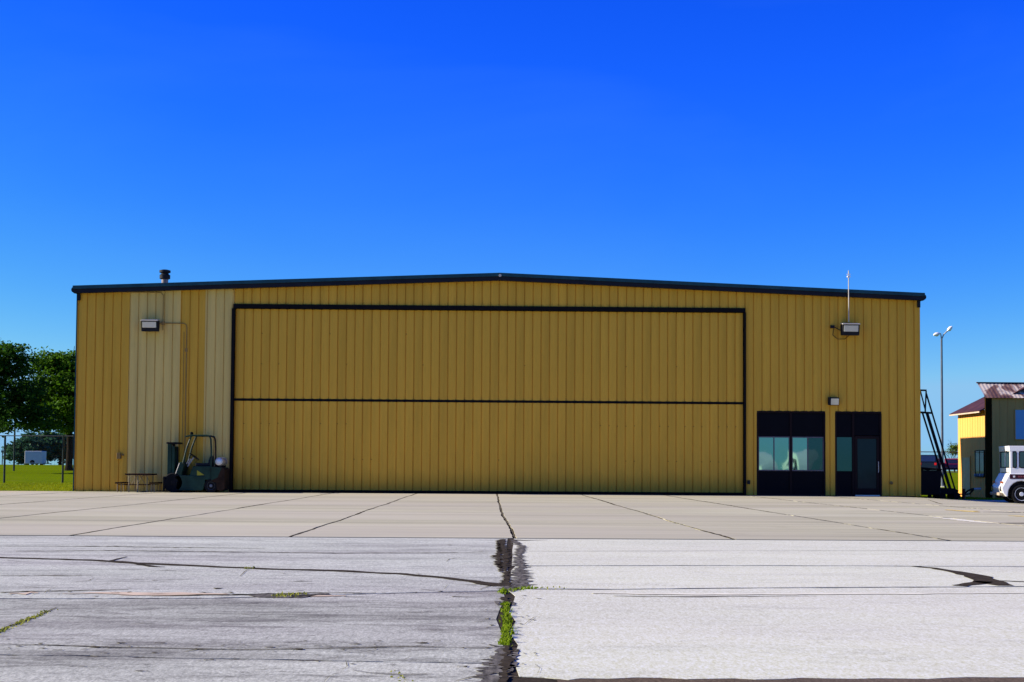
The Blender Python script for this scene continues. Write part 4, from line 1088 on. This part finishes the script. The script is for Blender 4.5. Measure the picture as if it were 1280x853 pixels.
def tree(name, label, base, trunk_h, r, lobes, n, size, mat, seed, group='trees beyond the fence'):
    t = thing(name, label, 'tree', base, group); rd = random.Random(seed); mb = MB()
    b = Vector(base)
    mb.tube([b - Vector((0, 0, .15)), b + Vector((.02, 0, .4)), b + Vector((.05, .03, trunk_h * .6)), b + Vector((.0, 0, trunk_h))], [r * 1.35, r, r * .86, r * .75], 10)
    ends = []
    for k in range(5):
        a = k * 1.257 + rd.uniform(-.3, .3); limb(mb, b + Vector((0, 0, trunk_h * rd.uniform(.85, 1))), (math.cos(a) * .8, math.sin(a) * .8, .75), trunk_h * .75 + min(1, trunk_h * .2), r * .55, 2, rd, ends)
    limb(mb, b + Vector((0, 0, trunk_h * .95)), (0, 0, 1), trunk_h * .9 + min(1.5, trunk_h * .3), r * .6, 2, rd, ends)
    mb.build('trunk', m_bark, t, smooth=True)
    leafcloud(lobes, n, size, seed).build('crown', mat, t, fix=False)
    return t
TY = 58.0
def lobe(px, py, Y, rx, ry, rz_): q = at(px, py, Y); return (q.x, q.y, q.z, rx, ry, rz_)
b1 = at(-14, 582, TY - 2)
tree('shade_tree', 'tall dark leafy tree at the left edge beyond the fence', (b1.x, TY - 2, G(b1.x, TY - 2)), 2.6, .30,
     [lobe(-8, 447, TY - 2, 2.3, 2.3, 1.5), lobe(14, 446, TY - 2, 1.5, 1.8, 1.2), lobe(-40, 470, TY - 2, 2.6, 2.4, 2.2), lobe(4, 470, TY - 2, 2.5, 2.4, 1.4), lobe(28, 488, TY - 3, 1.9, 2.0, 1.0),
      lobe(5, 505, TY - 3, 2.7, 2.6, 1.2), lobe(30, 517, TY - 3, 2.2, 2.2, 1.1), lobe(-30, 520, TY - 2, 3, 2.6, 1.2), lobe(12, 532, TY - 4, 2.2, 2.0, .6), lobe(48, 528, TY - 3, 1.8, 1.9, .8)],
     24000, .13, m_leafA, 3)
b2 = at(86, 582, TY + 6)
tree('shade_tree', 'bright green spreading tree close to the hangar corner', (b2.x, TY + 6, G(b2.x, TY + 6)), 3.0, .28,
     [lobe(60, 455, TY + 6, 1.7, 2, 1.0), lobe(84, 454, TY + 6, 2.2, 2, 1.0), lobe(112, 462, TY + 6, 2.2, 2, 1.2), lobe(72, 478, TY + 5, 2.6, 2.4, 1.0), lobe(98, 486, TY + 5, 2.4, 2.4, 1.0),
      lobe(66, 504, TY + 5, 2.6, 2.2, .9), lobe(92, 510, TY + 4, 2.4, 2.3, 1.0), lobe(78, 527, TY + 5, 2.4, 2, .8), lobe(56, 490, TY + 7, 1.8, 1.8, 1.0), lobe(120, 510, TY + 6, 2.4, 2, 1.4), lobe(96, 535, TY + 6, 1.6, 1.6, .6)],
     26000, .14, m_leafB, 8)
TB = 135.0
for i, (px, py0, hw_, lab) in enumerate([(34, 553, 3.2, 'round blue-green bush left of the white trailer'), (52, 540, 4.2, 'tall blue-green tree right behind the white trailer'), (75, 543, 4.0, 'blue-green tree right of the white trailer')]):
    q = at(px, 582, TB + i * 2); g = G(q.x, TB + i * 2); ht = at(px, py0 - 6, TB).z - g
    tree('far_tree', lab, (q.x, TB + i * 2, g), ht * .3, .2, [(q.x - hw_ * .3, TB + i * 2, g + ht * .45, hw_ * .7, 2.2, ht * .40), (q.x + hw_ * .3, TB + i * 2, g + ht * .5, hw_ * .7, 2.2, ht * .40), (q.x, TB + i * 2, g + ht * .68, hw_ * .6, 2, ht * .3)], 7000, .22, m_leafC, 20 + i, 'far trees around the white trailer')
q = at(1193, 575, 130); g = G(q.x, 130)
tree('young_tree', 'small yellow-green tree standing left of the shed by the car park', (q.x, 130, g), 1.3, .08, [(q.x, 130, at(1193, 561, 130).z, .42, .42, .75)], 700, .12, m_leafY, 31, None)

# white trailer, poles
TWY = 122.0
a, b = at(34, 564, TWY), at(55, 580, TWY); g = G(a.x, TWY)
tr = thing('box_trailer', 'small white box trailer standing among the far trees', 'trailer', ((a.x + b.x) / 2, TWY, g))
zb0 = g + .12
m_trl = simple('shade grey trailer panels', (.48, .50, .48), .6, .08)  # white panels, with their shade put into the grey
MB().box(a.x, b.x, TWY - .9, TWY + .9, zb0, max(a.z, zb0 + 1.2)).build('body', m_trl, tr, bevel=.04)
MB().box(a.x + .1, b.x - .1, TWY - .92, TWY - .895, zb0 + .05, zb0 + .12).build('side_rail', m_grey, tr)
for xx in ((a.x + b.x) / 2 - .1,):
    for y in (TWY - .8, TWY + .8): wheel(tr, (xx, y, G(xx, TWY) + .30), .31, .2, m_tyre, m_rim)
MB().bar((b.x, TWY, zb0 + .06), (b.x + .9, TWY, zb0 + .02), .08).build('drawbar', m_steel, tr); MB().tube([(b.x + .85, TWY, G(b.x, TWY)), (b.x + .85, TWY, zb0 + .1)], .03, 6).build('jack', m_steel, tr)
q = at(17.5, 582, 62); g = G(q.x, 62)
up = thing('utility_pole', 'thin grey utility pole standing below the dark tree', 'pole', (q.x, 62, g))
MB().tube([(q.x, 62, g - .1), (q.x, 62, at(17.5, 480, 62).z)], [.075, .06], 10).build('shaft', m_dpost, up, smooth=True)
MB().bar((q.x - .5, 62, at(17, 484, 62).z), (q.x + .5, 62, at(17, 484, 62).z), .09).build('crossarm', m_dpost, up)
q = at(2.7, 581, 140); g = G(q.x, 140)
up = thing('distant_post', 'short distant post at the left edge under the trees', 'post', (q.x, 140, g))
MB().tube([(q.x, 140, g - .1), (q.x, 140, at(2.7, 564, 140).z)], .07, 8).build('shaft', m_wire, up); MB().box(q.x - .14, q.x + .14, 139.9, 140.1, at(2.7, 566, 140).z, at(2.7, 563, 140).z).build('head', m_wire, up)

# street light
LY = 50.0
q = at(1178, 590, LY); g = G(q.x, LY); top = at(1179, 424, LY)
lp = thing('street_light', 'tall double-arm street light between hangar and yellow shed', 'street light', (q.x, LY, g))
MB().tube([(q.x, LY, g - .1), (q.x, LY, g + .05)], .3, 10).build('foot', m_patch, lp)
MB().tube([(q.x, LY, g), (q.x, LY, top.z)], [.10, .07], 12).build('pole', simple('blue grey pole', (.10, .12, .15), .5, .15), lp, smooth=True)
for px, py, mid in ((1171, 418, (1175.5, 417)), (1187, 411.3, (1182, 416))):
    e_ = at(px, py, LY); m_ = at(*mid, LY)
    MB().tube([(q.x, LY, top.z - .05), tuple((Vector((q.x, LY, top.z)) + m_) / 2 + Vector((0, 0, .08))), tuple(m_), tuple(e_)], .045, 8).build('arm', m_grey, lp, smooth=True)
    d = (e_ - m_).normalized(); cc = e_
    hd = MB().tube([cc - d * .22, cc - d * .11, cc + d * .09, cc + d * .24], [.05, .12, .135, .06], 10).build('lamp_head', m_white, lp, smooth=True)
    MB().lathe(tuple(cc - Vector((0, 0, .16))), [(.04, 0), (.09, .03), (.10, .06)], n=12).build('lens', m_lensy, lp)

# ================================================================== PARKED CARS
m_asphfar = simple('car park asphalt', (.16, .16, .165), .9, .15, .3)
mb = MB(); ax_ = axis([(14, 70, 28)]); ay_ = axis([(99, 150, 17)])
for x0, x1 in zip(ax_, ax_[1:]):
    for y0, y1 in zip(ay_, ay_[1:]): mb.quad(*[(x, y, G(x, y) + .015) for x, y in ((x0, y0), (x1, y0), (x1, y1), (x0, y1))])
struct(mb.build('car_park', m_asphfar, None, fix=False))
def car(label, pos, rot, L, W_, H, mat, suv, cat='car'):
    """rear looks to -x before turning"""
    t = thing('parked_car', label, cat, (0, 0, 0), 'cars parked behind the fence')
    h = H; gc = .25; belt = h * .58
    def b(m): return m
    lowp = [(-L / 2, gc + .1), (-L / 2 + .05, belt - .05), (-L / 2 + .15, belt), (L * .22, belt), (L / 2 - .15, belt * .86), (L / 2, belt * .6), (L / 2, gc + .05), (L / 2 - .2, gc), (-L / 2 + .15, gc)]
    MB().prism(lowp, -W_ / 2, W_ / 2).build('body', mat, t, bevel=.07, seg=2)
    rear = -L / 2 + (.12 if suv else .55)
    cab_ = [(rear, belt - .01), (rear + (.18 if suv else .5), h), (L * .06, h), (L * .24, belt - .01)]
    MB().prism(cab_, -W_ / 2 + .09, W_ / 2 - .09).build('cabin', mat, t, bevel=.06, seg=2)
    ins = lambda z: None
    for s in (-1, 1):
        y = s * (W_ / 2 - .086)
        g_ = [(rear + .28, belt + .04), (rear + .36 + (0 if suv else .3), h - .1), (L * .05, h - .1), (L * .19, belt + .04)]
        MB().prism(g_, min(y, y + s * .01), max(y, y + s * .01)).build('side_window', m_carglass, t)
    rx0, rx1 = rear - .012, rear + (.18 if suv else .5) - .012
    mb = MB(); zA, zB = belt + .06, h - .09
    f_ = lambda z: rx0 + (rx1 - rx0) * (z - belt) / (h - belt)
    mb.prism([(f_(zA) - .01, zA), (f_(zA) + .02, zA), (f_(zB) + .02, zB), (f_(zB) - .01, zB)], -W_ / 2 + .22, W_ / 2 - .22); mb.build('rear_window', m_carglass, t)
    for s in (-1, 1):
        y = s * (W_ / 2 - .17)
        MB().box(-L / 2 - .01, -L / 2 + .1, y - .12, y + .12, belt - .34, belt - .08).build('tail_light', simple('red tail lamp', (.5, .01, .01), .25, .05), t, bevel=.015)
        MB().box(L / 2 - .08, L / 2 + .01, y - .13, y + .13, belt * .58, belt * .58 + .14).build('headlight', m_lens, t)
        for xx in (-L * .3, L * .3): wheel(t, (xx, s * (W_ / 2 - .12), .33), .33, .22, m_tyre, m_rim)
    MB().box(-L / 2 - .04, -L / 2 + .08, -W_ / 2 + .08, W_ / 2 - .08, gc + .05, gc + .22).build('bumper', m_dkgrey, t)
    t.location = pos; t.rotation_euler = (0, 0, rot)
    return t
m_navy = simple('dark blue car paint', (.004, .006, .009), .25, .1, spec=.4)
m_redp = simple('red car paint', (.30, .012, .02), .2, .1, spec=.6)
m_bluep = simple('blue car paint', (.03, .06, .28), .2, .1, spec=.6)
def carat(px, Y): q = at(px, 588, Y); return (q.x, Y, G(q.x, Y) + .012)
car('dark blue parked SUV with its red tail light showing behind the black bin', carat(1166, 102), R(60), 4.7, 1.95, 1.85, m_navy, True)
car('red parked car behind the fence beside the street light', carat(1190, 104), R(75), 4.4, 1.8, 1.5, m_redp, False)

# ================================================================== WEEDS AND LAWN
def weeds(name, label, spots, mat, cat='weeds', group='weeds in the pavement cracks'):
    c0 = spots[0][0]
    mb = MB(); rd = random.Random(len(label))
    for (c, rx, ry, n, h) in spots:
        for k in range(n):
            x, y = c.x + rd.gauss(0, rx * .5), c.y + rd.gauss(0, ry * .5); a = rd.uniform(0, 6.28)
            hh = h * rd.uniform(.35, 1.15); ln = hh * rd.uniform(.2, .9); wd_ = rd.uniform(.003, .007) * (1 + h * 3)
            d = Vector((math.cos(a), math.sin(a), 0)); s = Vector((-d.y, d.x, 0)) * wd_
            b_ = Vector((x, y, -.004)); m_ = b_ + d * ln * .4 + Vector((0, 0, hh * .7)); t_ = b_ + d * ln + Vector((0, 0, hh))
            mb.quad(b_ - s, b_ + s, m_ + s, m_ - s); mb.quad(m_ - s, m_ + s, t_)
    o = mb.build(name, mat, None, fix=False)
    return tag(o, label, cat, group)
def spots(pl, n, rx, h):
    P = [gp(*p) for p in pl]; return [(p, rx, .14, n, h) for p in P]
weeds('weed_clump', 'largest bright green weed strip in the middle crack', spots([(632, 764), (633, 771), (634, 778), (633, 785), (634, 791), (633, 797), (632, 803)], 62, .030, .034), m_weed)
weeds('weed_clump', 'small weed tuft just above the big weed strip', [(gp(632, 757), .022, .05, 70, .03)], m_weed)
weeds('weed_clump', 'weed tuft where the tar seam meets the middle crack', spots([(629, 741), (627, 740.5)], 40, .03, .03), m_weed)
weeds('weed_clump', 'thin weeds along the joint right of the middle crack', spots([(641, 738), (647, 737.3), (653, 736.2), (659, 735.8), (666, 735.5)], 22, .06, .02), m_weed)
weeds('weed_clump', 'sparse weed row farther right along the same joint', spots([(680, 735), (690, 734.6), (700, 735.2)], 8, .06, .015), m_weedd)
weeds('weed_clump', 'yellowish weeds growing in the slanting crack at left edge', spots([(x, 790 - x * .42 + 1.2 * math.sin(x)) for x in (-6, -3, 0, 4, 9, 13, 24, 27, 30, 34, 37, 41, 52, 54, 56)], 15, .025, .018), m_weedd)
pr([(-12, 795), (10, 784), (30, 777), (50, 769), (70, 760)], [.06, .05, .06, .05, .02], 'crack', m_crack, asph, jag=.6, step=.05)
weeds('weed_clump', 'low weed patch in the middle of the left joint', spots([(348, 746), (354, 745.2), (360, 745), (367, 744)], 24, .07, .025), m_weedd)
weeds('weed_clump', 'tiny weed tuft on the curving tar seam', spots([(310, 710.7), (314, 710.9)], 14, .05, .03), m_weedd)
weeds('weed_clump', 'dry weeds in the crack at the bottom', spots([(495, 846), (503, 849), (510, 851)], 8, .03, .012), m_weedd)
mb = MB(); rd = random.Random(77)
for k in range(36000):
    if k % 3: x, y = rd.uniform(-24.5, XL - .08), -.1 + 26 * rd.random() ** 1.6
    else: x, y = rd.uniform(XR + 1.5, SX - .1), rd.uniform(5.8, 40)
    if rd.random() < .02: y = rd.uniform(-.16, 0) if x < 0 else y
    g = G(x, y) - .02; a = rd.uniform(0, 6.28); h = rd.uniform(.03, .085); s = Vector((math.cos(a), math.sin(a), 0)) * .008; l_ = Vector((rd.uniform(-.04, .04), rd.uniform(-.04, .04), h))
    b_ = Vector((x, y, g)); mb.quad(b_ - s, b_ + s, b_ + l_)
o = mb.build('lawn_grass', m_blade, None, fix=False); tag(o, 'short mown green grass beside the hangar', 'grass', kind='stuff')

# ================================================================== ADDED WHITE ARCHES (out of view, only for pale reflections in the window glass)
def prop(px, w_, h_, lab):
    x = px; y = -100
    t = thing('arched_prop', lab, 'prop', (x, y, -.09), 'added white props mirrored in the office glass')
    arc = [(y + 3.0 * math.cos(R(a)), -.09 + h_ * math.sin(R(a))) for a in range(0, 181, 12)]
    MB().prism_x(arc, x - w_ / 2, x + w_ / 2).build('cover', m_white, t)
    MB().box(x - w_ / 2 - .01, x - w_ / 2 - .001, y - .9, y + .9, -.09, h_ * .7).build('doorway', m_dkgrey, t)
prop(29.2, 2.4, 2.9, 'added low white arched shelter mirrored in the left office pane')
prop(33.6, 2.4, 3.1, 'added white arched shelter mirrored in the right office window')
